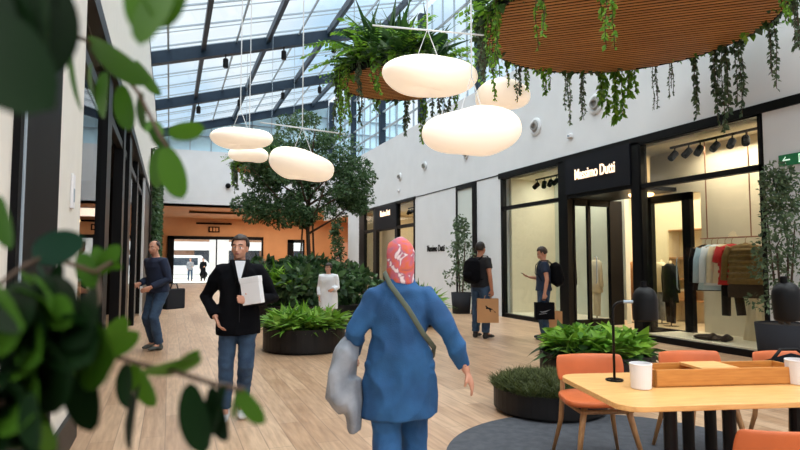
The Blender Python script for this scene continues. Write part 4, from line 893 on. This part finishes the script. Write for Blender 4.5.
    for f_ in (0,):
        remesh(tr, 'trousers', bot, t, .010, 2, .006, 9, (1, 1, 1.4), 3)
    # upper garment
    B = bulk; hm = hem
    prof = [(hm, .178+hip_w+wide*2, .135+belly), ((hm+1.0)/2, .178+hip_w+wide, .132+belly), (1.02, .168+hip_w*.5, .125+belly), (1.10, .158, .118+belly), (1.22, .162, .118+belly*.6), (1.33, .182 if shz > 1.4 else .168, .118), (1.41, .165 if shz > 1.4 else .135, .100), (1.455, .095, .078), (1.475+collar, .068, .066)]
    if hm > .99: prof = [(hm, .165, .118)]+prof[3:]
    cl.tube([P(0, 0, z) if z > .92 else V3(0, 0, z*k) for z, a, b_ in prof], [(a*k*B, b_*k*B) for z, a, b_ in prof], 26, up=(1, 0, 0))
    for s, key in ((1, 'r'), (-1, 'l')):
        S0, E, W = sh[key]; c = B
        pts = [P(s*.09, 0, shz-.01), S0+V3(0, 0, -.004), S0.lerp(E, .5), E]; rr = [.066*k*c, .070*k*c, .063*k*c, .055*k*c]
        if sleeve >= 1: pts += [E.lerp(W, .5), E.lerp(W, .93)]; rr += [.050*k*c, .042*k*c]
        else: pts = pts[:2]+[S0.lerp(E, sleeve*1.2)]; rr = rr[:2]+[.062*k*c]
        cl.tube(pts, rr, 16)
    remesh(cl, 'top', top, t, .010, 3, tw, 7, (1, 1, .8), sum(map(ord, label)) % 17)
    remesh(body, 'body', skin, t, vox, 1)
    # face and hair
    for s in (-1, 1):
        MB().ball(Hh(s*.030, .0735, -.002), (.013*k, .008*k, .0075*k), 10, 8, mtx=HM).build('eye', 'eyew', t, smooth=True)
        MB().ball(Hh(s*.030, .0810, -.002), (.0062*k, .003*k, .0062*k), 8, 6, mtx=HM).build('iris', 'hair', t, smooth=True)
        MB().tube([Hh(s*.014, .086, .026), Hh(s*.034, .083, .031), Hh(s*.052, .066, .024)], [.004*k, .005*k, .003*k], 6).build('eyebrow', hair if hairtype != 'scarf' else 'hair', t, smooth=True)
    MB().tube([Hh(-.024, .0825, -.058), Hh(0, .0985, -.0585), Hh(.024, .0825, -.058)], [.003*k, .0065*k, .003*k], 8).build('lips', 'lip', t, smooth=True)
    if hairtype in ('short', 'bald', 'long'):
        hb_ = MB(); seg, rg = 30, 20; q = []
        for i in range(rg+1):
            ph = PI*i/rg
            for j in range(seg):
                th = 2*PI*j/seg; d = V3(math.sin(ph)*math.cos(th), math.sin(ph)*math.sin(th), math.cos(ph))
                nz_ = 1+.05*noise.noise(d*5); q.append((d, Hh(d.x*.086*nz_, -.016+d.y*.103*nz_, .032+d.z*.106*nz_)))
        lim = {'short': (.52, -.55), 'bald': (.1, -.55), 'long': (.35, -1)}[hairtype]
        def keep(d):
            front = max(0, d.y); line = lim[0]*1.0 if d.y > .45 else (lim[1]+(.9 if abs(d.x) > .75 and d.y > .0 else 0)*.6)
            if d.y > .15 and d.y <= .45: line = lim[1]*.2
            if hairtype == 'bald' and (d.z > .55 and d.y > -.3 or d.y > .3): return False
            return d.z > line
        hb_.v = [tuple(p) for d, p in q]
        for i in range(rg):
            for j in range(seg):
                a = i*seg+j; b2 = i*seg+(j+1) % seg; c2 = a+seg; d2 = b2+seg
                if keep((q[a][0]+q[d2][0])/2): hb_.f.append((a, c2, d2, b2))
        ho = hb_.build('hair', hair, t, smooth=True); so2 = ho.modifiers.new('s', 'SOLIDIFY'); so2.thickness = .012*k; so2.offset = -1
    t['_'] = 0; del t['_']
    return t, P, Hh, k, sh
STAND = {'r': {'k': (.11, .02, .50), 'a': (.12, -.01, .09), 't': (.15, .15, .035)}, 'l': {'k': (-.11, .02, .50), 'a': (-.12, -.01, .09), 't': (-.15, .15, .035)}}
def world_pt(t, p): return Matrix.Translation(t.location) @ Matrix.Rotation(t.rotation_euler.z, 4, 'Z') @ Vector(p)
def backpack(label, t, k, m, P, w_=.30, h=.46):
    o = thing('backpack', label, 'backpack', t.location.copy(), t.rotation_euler.z)
    b = MB().tube([P(0, -.20, 1.02), P(0, -.235, 1.06), P(0, -.24, 1.22), P(0, -.22, 1.38), P(0, -.19, 1.45)], [(w_*.42, .06), (w_*.54, .12), (w_*.55, .13), (w_*.48, .11), (w_*.25, .05)], 20, up=(1, 0, 0))
    remesh(b, 'body', m, o, .012, 2, .004)
    MB().tube([P(0, -.335, 1.06), P(0, -.355, 1.14), P(0, -.33, 1.22)], [(.09, .02), (.11, .04), (.09, .02)], 14, up=(1, 0, 0)).build('pocket', m, o, smooth=True)
    for s in (-1, 1):
        MB().tube([P(s*.10, -.16, 1.42), P(s*.115, -.07, 1.492), P(s*.12, .05, 1.49), P(s*.13, .128, 1.40), P(s*.13, .14, 1.25), P(s*.15, .06, 1.12), P(s*.12, -.13, 1.06)], (.022, .008) and [(.022, .008)]*7, 8, up=(1, 0, 0)).build('strap', m, o, smooth=True)
    return o
def carrier(label, top, rz, w_, h, d, m, mark=None, hnd=.12, hm='kraft'):
    o = thing('shopping_bag', label, 'shopping bag', (top[0], top[1], top[2]-hnd-h), rz)
    b = MB().add([(-w_/2, -d/2, 0), (w_/2, -d/2, 0), (w_/2, d/2, 0), (-w_/2, d/2, 0), (-w_/2, -d/2, h), (w_/2, -d/2, h), (w_/2, d/2, h), (-w_/2, d/2, h), (-w_/2, -.01, h*.5), (w_/2, .01, h*.5)],
         [(3, 2, 1, 0), (0, 1, 5, 4), (2, 3, 7, 6), (1, 2, 6, 5), (3, 0, 4, 7)]); bo = b.build('body', m, o); s = bo.modifiers.new('s', 'SOLIDIFY'); s.thickness = .003
    for y in (-1, 1): MB().tube([(-w_*.2, y*d/2, h-.02), (-w_*.14, y*.02, h+hnd*.8), (0, 0, h+hnd), (w_*.14, y*.02, h+hnd*.8), (w_*.2, y*d/2, h-.02)], .005, 6).build('handle', hm, o, smooth=True)
    if mark == 'cat':   # leaping-cat mark on both faces
        c = [(-.30, -.18), (-.22, -.16), (-.10, -.02), (.02, .04), (.16, .08), (.24, .17), (.30, .19), (.31, .13), (.26, .07), (.29, .01), (.24, -.03), (.17, -.01), (.08, -.06), (.04, -.16), (-.02, -.22), (-.03, -.17), (0, -.09), (-.05, -.06), (-.16, -.10), (-.24, -.22), (-.30, -.26)]
        for s_, rr in ((-1, 0), (1, PI)):
            mt = Matrix.Rotation(rr, 4, 'Z') @ Matrix(((1, 0, 0, 0), (0, 0, 1, -d/2-.004), (0, 1, 0, h*.52), (0, 0, 0, 1)))
            mb = MB(); mb.prism([(x*w_*-.8+.04, y*w_*.8+.03) for x, y in c], 0, .002, mt); mb.build('emblem', 'black', o)
    if mark == 'text':
        for rr in (0, PI): (lambda mt: MB().prism([(-.10, .0), (-.06, -.028), (.0, -.02), (.10, .03), (.0, .0), (-.05, -.008)], 0, .002, mt).prism([(-.11, -.06), (.03, -.045), (.03, -.036), (-.11, -.05)], 0, .002, mt).build('emblem', 'greycl', o))(Matrix.Rotation(rr, 4, 'Z') @ Matrix(((1, 0, 0, 0), (0, 0, 1, -d/2-.004), (0, 1, 0, h*.5), (0, 0, 0, 1))))
    return o
# --- woman walking away in the foreground
W_L = {'r': {'k': (.10, .10, .52), 'a': (.11, .04, .12), 't': (.12, .20, .05)}, 'l': {'k': (-.09, -.04, .50), 'a': (-.10, -.24, .16), 't': (-.10, -.16, .03)}}
W_A = {'r': {'e': (.31, -.12, 1.15), 'w': (.42, -.10, .89), 'd': (.30, .05, -.75), 'n': (-.6, .3, 0), 'curl': .30}, 'l': {'e': (-.29, -.02, 1.14), 'w': (-.30, .18, .98), 'curl': .8}}
t, P, Hh, k, sh = person('woman seen from behind in a long blue denim tunic and pink patterned headscarf', (1.26, 3.16, 0), R(-15), H=1.56, top='tunic', bot='tunic', shoe='shoed', arms=W_A, legs=W_L, hem=.60, bulk=1.15, belly=.02, hip_w=.02, wide=.012, hairtype='scarf', vox=.0065, leg_r=1.12, turn=.12, tw=.016, collar=.03, shz=1.365, shx=.16)
def scarf_mat():
    m = mat('patterned_scarf', (206, 120, 112), .8); n = m.node_tree; b = n.nodes['Principled BSDF']; co = n.nodes.new('ShaderNodeTexCoord'); v = n.nodes.new('ShaderNodeTexNoise'); v.inputs['Scale'].default_value = 14; v.inputs['Distortion'].default_value = .8
    r = n.nodes.new('ShaderNodeValToRGB'); e = r.color_ramp.elements; e[0].position = .30; e[0].color = srgb((156, 82, 94)); e[1].position = .62; e[1].color = srgb((228, 212, 216))
    for p_, c in ((.42, (204, 100, 66)), (.52, (196, 96, 112)), (.58, (158, 104, 124))): q_ = e.new(p_); q_.color = srgb(c)
    n.links.new(co.outputs['Object'], v.inputs['Vector']); n.links.new(v.outputs['Fac'], r.inputs[0]); n.links.new(r.outputs[0], b.inputs['Base Color']); return m
sb = MB().ball(Hh(0, -.022, .018), (.096*k, .118*k, .116*k), 24, 16).tube([Hh(0, -.03, .02), Hh(0, -.035, -.07), Hh(0, -.03, -.13), P(0, -.01, 1.45)], [(.094*k, .108*k), (.092*k, .102*k), (.090*k, .095*k), (.098*k, .09*k)], 20, up=(1, 0, 0))
remesh(sb, 'headscarf', scarf_mat(), t, .009, 9, .009, 9, (1, 1, .35), 4)
o = thing('crossbody_bag', 'olive strap bag worn across the back of the woman in blue', 'bag', t.location.copy(), t.rotation_euler.z)
MB().tube([P(-.09, .08, 1.47), P(-.105, -.03, 1.525), P(-.08, -.135, 1.45), P(.03, -.170, 1.30), P(.13, -.160, 1.14), P(.215, -.06, 1.04), P(.235, .10, .95)], [(.015, .005)]*7, 8, up=(.6, 0, .8)).build('strap', 'olive', o, smooth=True)
remesh(MB().tube([P(.20, .20, .72), P(.20, .20, .84), P(.21, .18, .93)], [(.05, .10), (.055, .11), (.04, .09)], 16, up=(1, 0, 0)), 'body', 'olive', o, .01, 2, .003)
o = thing('jacket', 'grey jacket draped over the left arm of the woman in blue', 'jacket', t.location.copy(), t.rotation_euler.z)
jb = MB().tube([P(-.30, .10, 1.10), P(-.345, .05, 1.00), P(-.385, .03, .86), P(-.39, .0, .74), P(-.35, .0, .64)], [(.04, .07), (.07, .12), (.08, .14), (.075, .13), (.04, .09)], 20, up=(1, 0, 0)).tube([P(-.32, .0, .84), P(-.31, -.03, .66), P(-.29, -.03, .52)], [(.06, .09), (.055, .08), (.035, .06)], 14, up=(1, 0, 0))
jo = remesh(jb, 'cloth', 'greycl', o, .010, 3, .020, 9, (1, 1, .35), 2)
# --- man with the white box
M_L = {'r': {'k': (.11, .04, .50), 'a': (.11, -.01, .09), 't': (.13, .16, .03)}, 'l': {'k': (-.07, .06, .50), 'a': (-.05, -.10, .12), 't': (-.05, .07, .03)}}
M_A = {'r': {'e': (.30, -.12, 1.15), 'w': (.21, .09, .97), 'd': (-.3, .3, -.7), 'curl': .5}, 'l': {'e': (-.33, -.02, 1.13), 'w': (-.10, .24, 1.13), 'd': (.8, .25, .12), 'n': (.0, 1, .1), 'curl': .5, 'ts': 1}}
t, P, Hh, k, sh = person('man walking towards the camera in a black jacket holding a white box', (.60, 5.50, 0), R(176), H=1.67, top='jblack', bot='denim', shoe='shoew', hair='hairb', arms=M_A, legs=M_L, hem=.80, bulk=1.16, belly=.015, collar=.035, turn=-.35, nod=-.04, vox=.007, tw=.008)
MB().prism([(-.050*k, 0), (.050*k, 0), (.004*k, -.22*k)], 0, .01, Matrix(((1, 0, 0, 0), (0, 0, 1, .1535*k), (0, 1, 0, 1.50*k), (0, 0, 0, 1)))).build('shirt', 'shirt', t)
for s in (-1, 1): MB().tube([P(s*.064, -.03, 1.50), P(s*.070, .06, 1.50), P(s*.052, .115, 1.45), P(s*.012, .165, 1.27)], [(.012, .024)]*4, 10, up=(0, 0, 1)).build('collar', 'jblack', t, smooth=True)
MB().tube([P(0, .160, 1.26), P(0, .170, 1.0), V3(0, .165*k, .82*k)], .004, 6).build('zip', 'pot', t)
MB().box(-.02, .02, -.003, .003, -.01, .01).build
o = thing('white_box', 'white box carried against the chest of the man in the black jacket', 'box', world_pt(t, P(-.125, .27, 1.10)), t.rotation_euler.z+R(20)); o.rotation_euler = (0, R(9), t.rotation_euler.z+R(-28))
MB().box(-.088, .088, -.04, .04, 0, .24).build('box', 'whitebox', o, bevel=.006)
MB().box(-.09, .09, -.042, .042, .19, .242).build('lid', 'whitebox', o, bevel=.004)
# --- man at the left with a dark bag
L_L = {'r': {'k': (.10, .12, .50), 'a': (.12, -.04, .10), 't': (.13, .13, .035)}, 'l': {'k': (-.10, .16, .52), 'a': (-.12, .05, .09), 't': (-.12, .22, .035)}}
L_A = {'r': {'e': (.24, -.06, 1.13), 'w': (.16, .22, 1.05), 'curl': .6}, 'l': {'e': (-.24, -.02, 1.12), 'w': (-.14, .25, 1.0), 'curl': .6}}
t, P, Hh, k, sh = person('balding man in a navy jumper and jeans entering the left-hand shop', (-.16, 10.3, 0), R(130), H=1.78, top='navy', bot='denim', shoe='shoe', hair='hairg', arms=L_A, legs=L_L, hem=.92, bulk=1.18, leg_r=1.12, lean=.12, turn=.25, hairtype='bald')
o = thing('shoulder_bag', 'dark brown bag at the side of the balding man in navy', 'bag', world_pt(t, (.02, -.33*k, .62*k)), t.rotation_euler.z)
MB().box(-.06, .06, -.19, .19, 0, .34).build('body', 'pot', o, bevel=.02); MB().tube([(0, -.08, .33), (0, -.05, .42), (0, .05, .42), (0, .08, .33)], .012, 8).build('strap', 'pot', o, smooth=True)
# --- man with the backpack and the kraft bag
B_A = {'r': {'e': (.25, -.03, 1.13), 'w': (.24, .03, .88), 'd': (0, .1, -1), 'curl': .9}, 'l': {'e': (-.25, .0, 1.13), 'w': (-.20, .20, 1.0), 'curl': .6}}
t, P, Hh, k, sh = person('man in a black T-shirt with a backpack, his back half turned', (5.45, 9.58, 0), R(-70), leg_r=1.16, H=1.80, top='tee', bot='denim', shoe='shoed', arms=B_A, legs=STAND, hem=.92, sleeve=.45, bulk=1.14, skin='skin2')
backpack('black backpack on the man holding the kraft carrier bag', t, k, 'jblack', P, .34)
hw = world_pt(t, sh['r'][2]+Vector((0, .01, -.10)))
carrier('kraft carrier bag with a leaping black cat mark, held by the man in black', hw-Vector((.08, -.03, 0)), -YAW, .38, .44, .14, 'kraft', 'cat', .06)
# --- man with the phone
F_A = {'l': {'e': (-.25, -.03, 1.13), 'w': (-.26, .02, .88), 'd': (0, .1, -1), 'curl': .9}, 'r': {'e': (.22, .02, 1.14), 'w': (.13, .24, 1.17), 'd': (-.1, .8, .2), 'n': (0, -.2, 1), 'curl': .6, 'ts': 1}}
t, P, Hh, k, sh = person('young man in a navy T-shirt looking down at his phone outside the shop window', (6.42, 8.95, 0), R(62), leg_r=1.16, H=1.70, top='tee2', bot='denim', shoe='shoed', hair='hairb', arms=F_A, legs=STAND, hem=.92, sleeve=.45, bulk=1.14, nod=.42)
backpack('black backpack on the young man looking at his phone', t, k, 'jblack', P, .32)
pp = world_pt(t, P(.115, .34, 1.215)); o = thing('phone', 'dark mobile phone in the hand of the young man in navy', 'phone', pp, t.rotation_euler.z); o.rotation_euler = (.5, 0, t.rotation_euler.z)
MB().box(-.037, .037, -.075, .075, -.004, .004).build('case', 'black', o, bevel=.003); MB().box(-.034, .034, -.07, .07, .004, .005).build('screen', 'glassd', o)
hw = world_pt(t, sh['l'][2]+Vector((0, .01, -.10)))
carrier('black carrier bag with a grey mark in the hand of the young man in navy', hw, -YAW, .34, .30, .13, 'jblack', 'text', .06, 'black')
carrier('kraft paper carrier bag standing behind the legs of the young man in navy', (6.66, 9.05, .60), -YAW+.2, .36, .48, .14, 'kraft', None, .10)
# --- small figures beyond
C_A = {'r': {'e': (.23, -.03, 1.14), 'w': (.20, .10, .92)}, 'l': {'e': (-.23, .0, 1.14), 'w': (-.16, .18, 1.1)}}
WALK = {'r': {'k': (.09, .12, .50), 'a': (.10, .05, .10), 't': (.11, .21, .035)}, 'l': {'k': (-.09, .0, .50), 'a': (-.10, -.17, .11), 't': (-.10, -.02, .03)}}
person('small dark-haired person in a long white top, beside the bright leaf planter', (2.95, 11.25, 0), R(150), H=1.40, top='shirt', bot='cream', shoe='shoew', hair='hairb', arms=C_A, legs=WALK, hem=.62, bulk=1.34, vox=.010, hairtype='long', turn=-.4)
person('distant person in dark clothes behind the plants right of the tree', (4.75, 17.0, 0), R(150), H=1.56, top='jblack', bot='jblack', arms=C_A, legs=WALK, vox=.012)
person('distant person in a pale top standing outside the mall doors', (1.45, 46.0, -.02), R(180), H=1.75, top='greycl', bot='denim', arms=C_A, legs=STAND, vox=.014)
person('distant person in a dark coat standing outside the mall doors', (2.35, 45.6, -.02), R(160), H=1.75, top='jblack', bot='jblack', arms=C_A, legs=STAND, hem=.7, vox=.014)
# ============================================================ FOREGROUND SHRUB
sh_ = thing('leafy_shrub', 'glossy green leafy shrub close to the camera at the left, out of focus', 'shrub', (-.35, .30, 0))
SB = MB(); groups = {'leaff': ([], [], [], []), 'leafg': ([], [], [], []), 'leafi': ([], [], [], [])}
inv = Vector((-.35, .30, 0)); viewv = Vector((math.sin(YAW), math.cos(YAW), 0))
def lf(x0, y0, x1, y1, d0, d1, m, wfac=1.0, roll=None):
    a = at(x0, y0, d0)-inv; b = at(x1, y1, d1)-inv; g = groups[m]; L = (b-a).length
    rl = random.uniform(-.5, .5) if roll is None else roll
    n = -viewv; dd = (b-a).normalized(); n = (n-dd*n.dot(dd)).normalized(); s = dd.cross(n); up = n*math.cos(rl)+s*math.sin(rl)
    g[0].append(a); g[1].append(b-a); g[2].append(L); g[3].append(up)
def twig(pts, r=.0022): SB.tube([at(*p)-inv for p in pts], r, 6)
G, D_, Cc = 'leaff', 'leafg', 'leafi'
for a in [
 # upper cluster, very near
 (-5, -40, 10, 100, .36, .34, D_, 1, .1), (42, -30, 24, 100, .36, .35, D_, 1, .5), (-10, -20, -5, 100, .36, .33, D_, 1, .2), (54, -20, 46, 72, .38, .36, D_, 1, -.7), (-30, 20, 40, 100, .34, .30, D_, 1, 0),
 (34, -50, 52, 50, .40, .38, D_, 1, .6), (-15, -30, 46, 36, .38, .37, D_, 1, .7), (-20, 60, 45, 70, .36, .33, D_, 1, 0),
 (172, -18, 136, 40, .42, .40, G, 1, .2), (128, -14, 148, 36, .42, .41, G, 1, .4), (180, -30, 160, 26, .43, .42, G, 1, -.3),
 # upper spray
 (88, 40, 144, 82, .62, .60, G, 1, .95), (72, 38, 74, 112, .60, .60, G, 1, 1.15), (108, 72, 97, 118, .63, .66, G, 1, .4), (160, 148, 153, 188, .63, .64, G, 1, .4), (122, 84, 127, 130, .64, .64, G, 1, .15),
 (165, 146, 180, 198, .62, .61, G, 1, .1), (163, 145, 156, 187, .63, .64, G, 1, .5), (168, 134, 203, 128, .63, .62, G, 1, .6), (143, 92, 141, 132, .64, .66, G, 1, .6), (160, 140, 148, 118, .64, .66, G, 1, .6),
 (150, 128, 168, 150, .64, .64, G, 1, .3), (135, 60, 158, 96, .68, .68, G, 1, .8), (92, 62, 90, 100, .64, .66, G, 1, .8),
 # lower spray
 (32, 256, 80, 240, .50, .48, Cc, 1, .1), (62, 262, 52, 300, .5, .5, D_, 1, .3), (38, 262, 52, 292, .5, .5, Cc, 1, .7), (0, 195, 5, 250, .45, .45, G, 1, .3), (94, 290, 80, 252, .56, .56, G, 1, .2), (98, 275, 118, 245, .57, .57, G, 1, .2), (100, 272, 96, 246, .57, .57, G, 1, .5), (106, 262, 122, 268, .57, .57, G, 1, .2),
 (78, 350, 86, 434, .47, .46, D_, 1, .15), (72, 350, 36, 402, .48, .48, G, 1, .1), (60, 345, 72, 392, .5, .5, G, 1, .4), (98, 356, 138, 334, .52, .52, G, 1, .3), (88, 332, 92, 300, .54, .54, D_, 1, .4), (104, 346, 88, 316, .54, .54, D_, 1, .2), (100, 352, 126, 318, .56, .56, G, 1, .6),
 (128, 362, 122, 410, .54, .54, D_, 1, .4), (132, 362, 152, 408, .54, .53, G, 1, .3), (140, 384, 124, 452, .50, .48, D_, 1, .9), (140, 372, 202, 362, .50, .50, G, 1, 1.0), (176, 366, 200, 352, .50, .50, G, 1, .7),
 (190, 382, 200, 456, .47, .46, D_, 1, .2), (212, 385, 222, 444, .47, .46, D_, 1, .5), (238, 388, 262, 426, .47, .47, G, 1, .2), (226, 384, 206, 436, .47, .46, D_, 1, .8), (240, 390, 232, 420, .48, .47, G, 1, .9)]: lf(*a)
for k_ in range(95):      # dense dark mass at the lower left
    x = random.uniform(-30, 66) if k_ % 3 else random.uniform(20, 84); y = random.uniform(275, 455) if k_ % 3 else random.uniform(285, 350); an = random.uniform(.6, 2.8); L = random.uniform(30, 62)
    if x > 45 and y > 350: x -= 30
    lf(x, y, x+L*math.cos(an)*.6, y+L*math.sin(an), random.uniform(.40, .52), random.uniform(.38, .52), (G if L < 42 else D_), 1)
for p in [[(0, -60, .5), (40, 10, .56), (66, 32, .60), (90, 42, .62), (112, 62, .63), (138, 92, .64), (160, 136, .63), (168, 148, .62)], [(-30, 20, .4), (0, -10, .38), (30, -40, .36)],
 [(-40, 300, .44), (0, 284, .46), (24, 266, .49), (46, 256, .5), (66, 262, .52), (94, 272, .56), (112, 262, .57)], [(-40, 350, .42), (20, 345, .45), (60, 342, .48), (100, 352, .52), (140, 364, .53), (176, 372, .50), (214, 384, .48), (244, 390, .47)],
 [(160, -60, .44), (172, -18, .42)], [(-40, 420, .4), (10, 400, .44), (50, 350, .47)], [(76, 350, .47), (100, 300, .55), (98, 272, .57)]]: twig(p)
SB.tube([(0, 0, 0), (.02, .05, .6), (-.05, .05, 1.0), (.0, .1, 1.3), (-.02, .1, 1.7), (.06, .2, 2.0)], [.02, .016, .013, .010, .008, .004], 8)
SB.tube([(-.03, .06, 1.25)]+[at(-40, 300, .44)-inv], .006, 6).tube([(-.03, .06, 1.2)]+[at(-40, 350, .42)-inv], .006, 6).tube([(-.03, .06, 1.15)]+[at(-40, 420, .40)-inv], .005, 6).tube([(.0, .1, 1.65)]+[at(0, -60, .5)-inv], .006, 6).tube([(.0, .1, 1.6)]+[at(-30, 20, .4)-inv], .005, 6).tube([(.06, .2, 2.0)]+[at(160, -60, .44)-inv], .005, 6)
SB.build('branch', 'bark', sh_, smooth=True)
for m, (p, d, L, u) in groups.items():
    if p: leaves('foliage', m, sh_, BIG, p, d, L, up=u, smooth=True)
MB().lathe([(.13, 0), (.17, .32), (.155, .32), (.15, .28), (.01, .28)], seg=28).build('pot', 'pot', sh_, smooth=False)
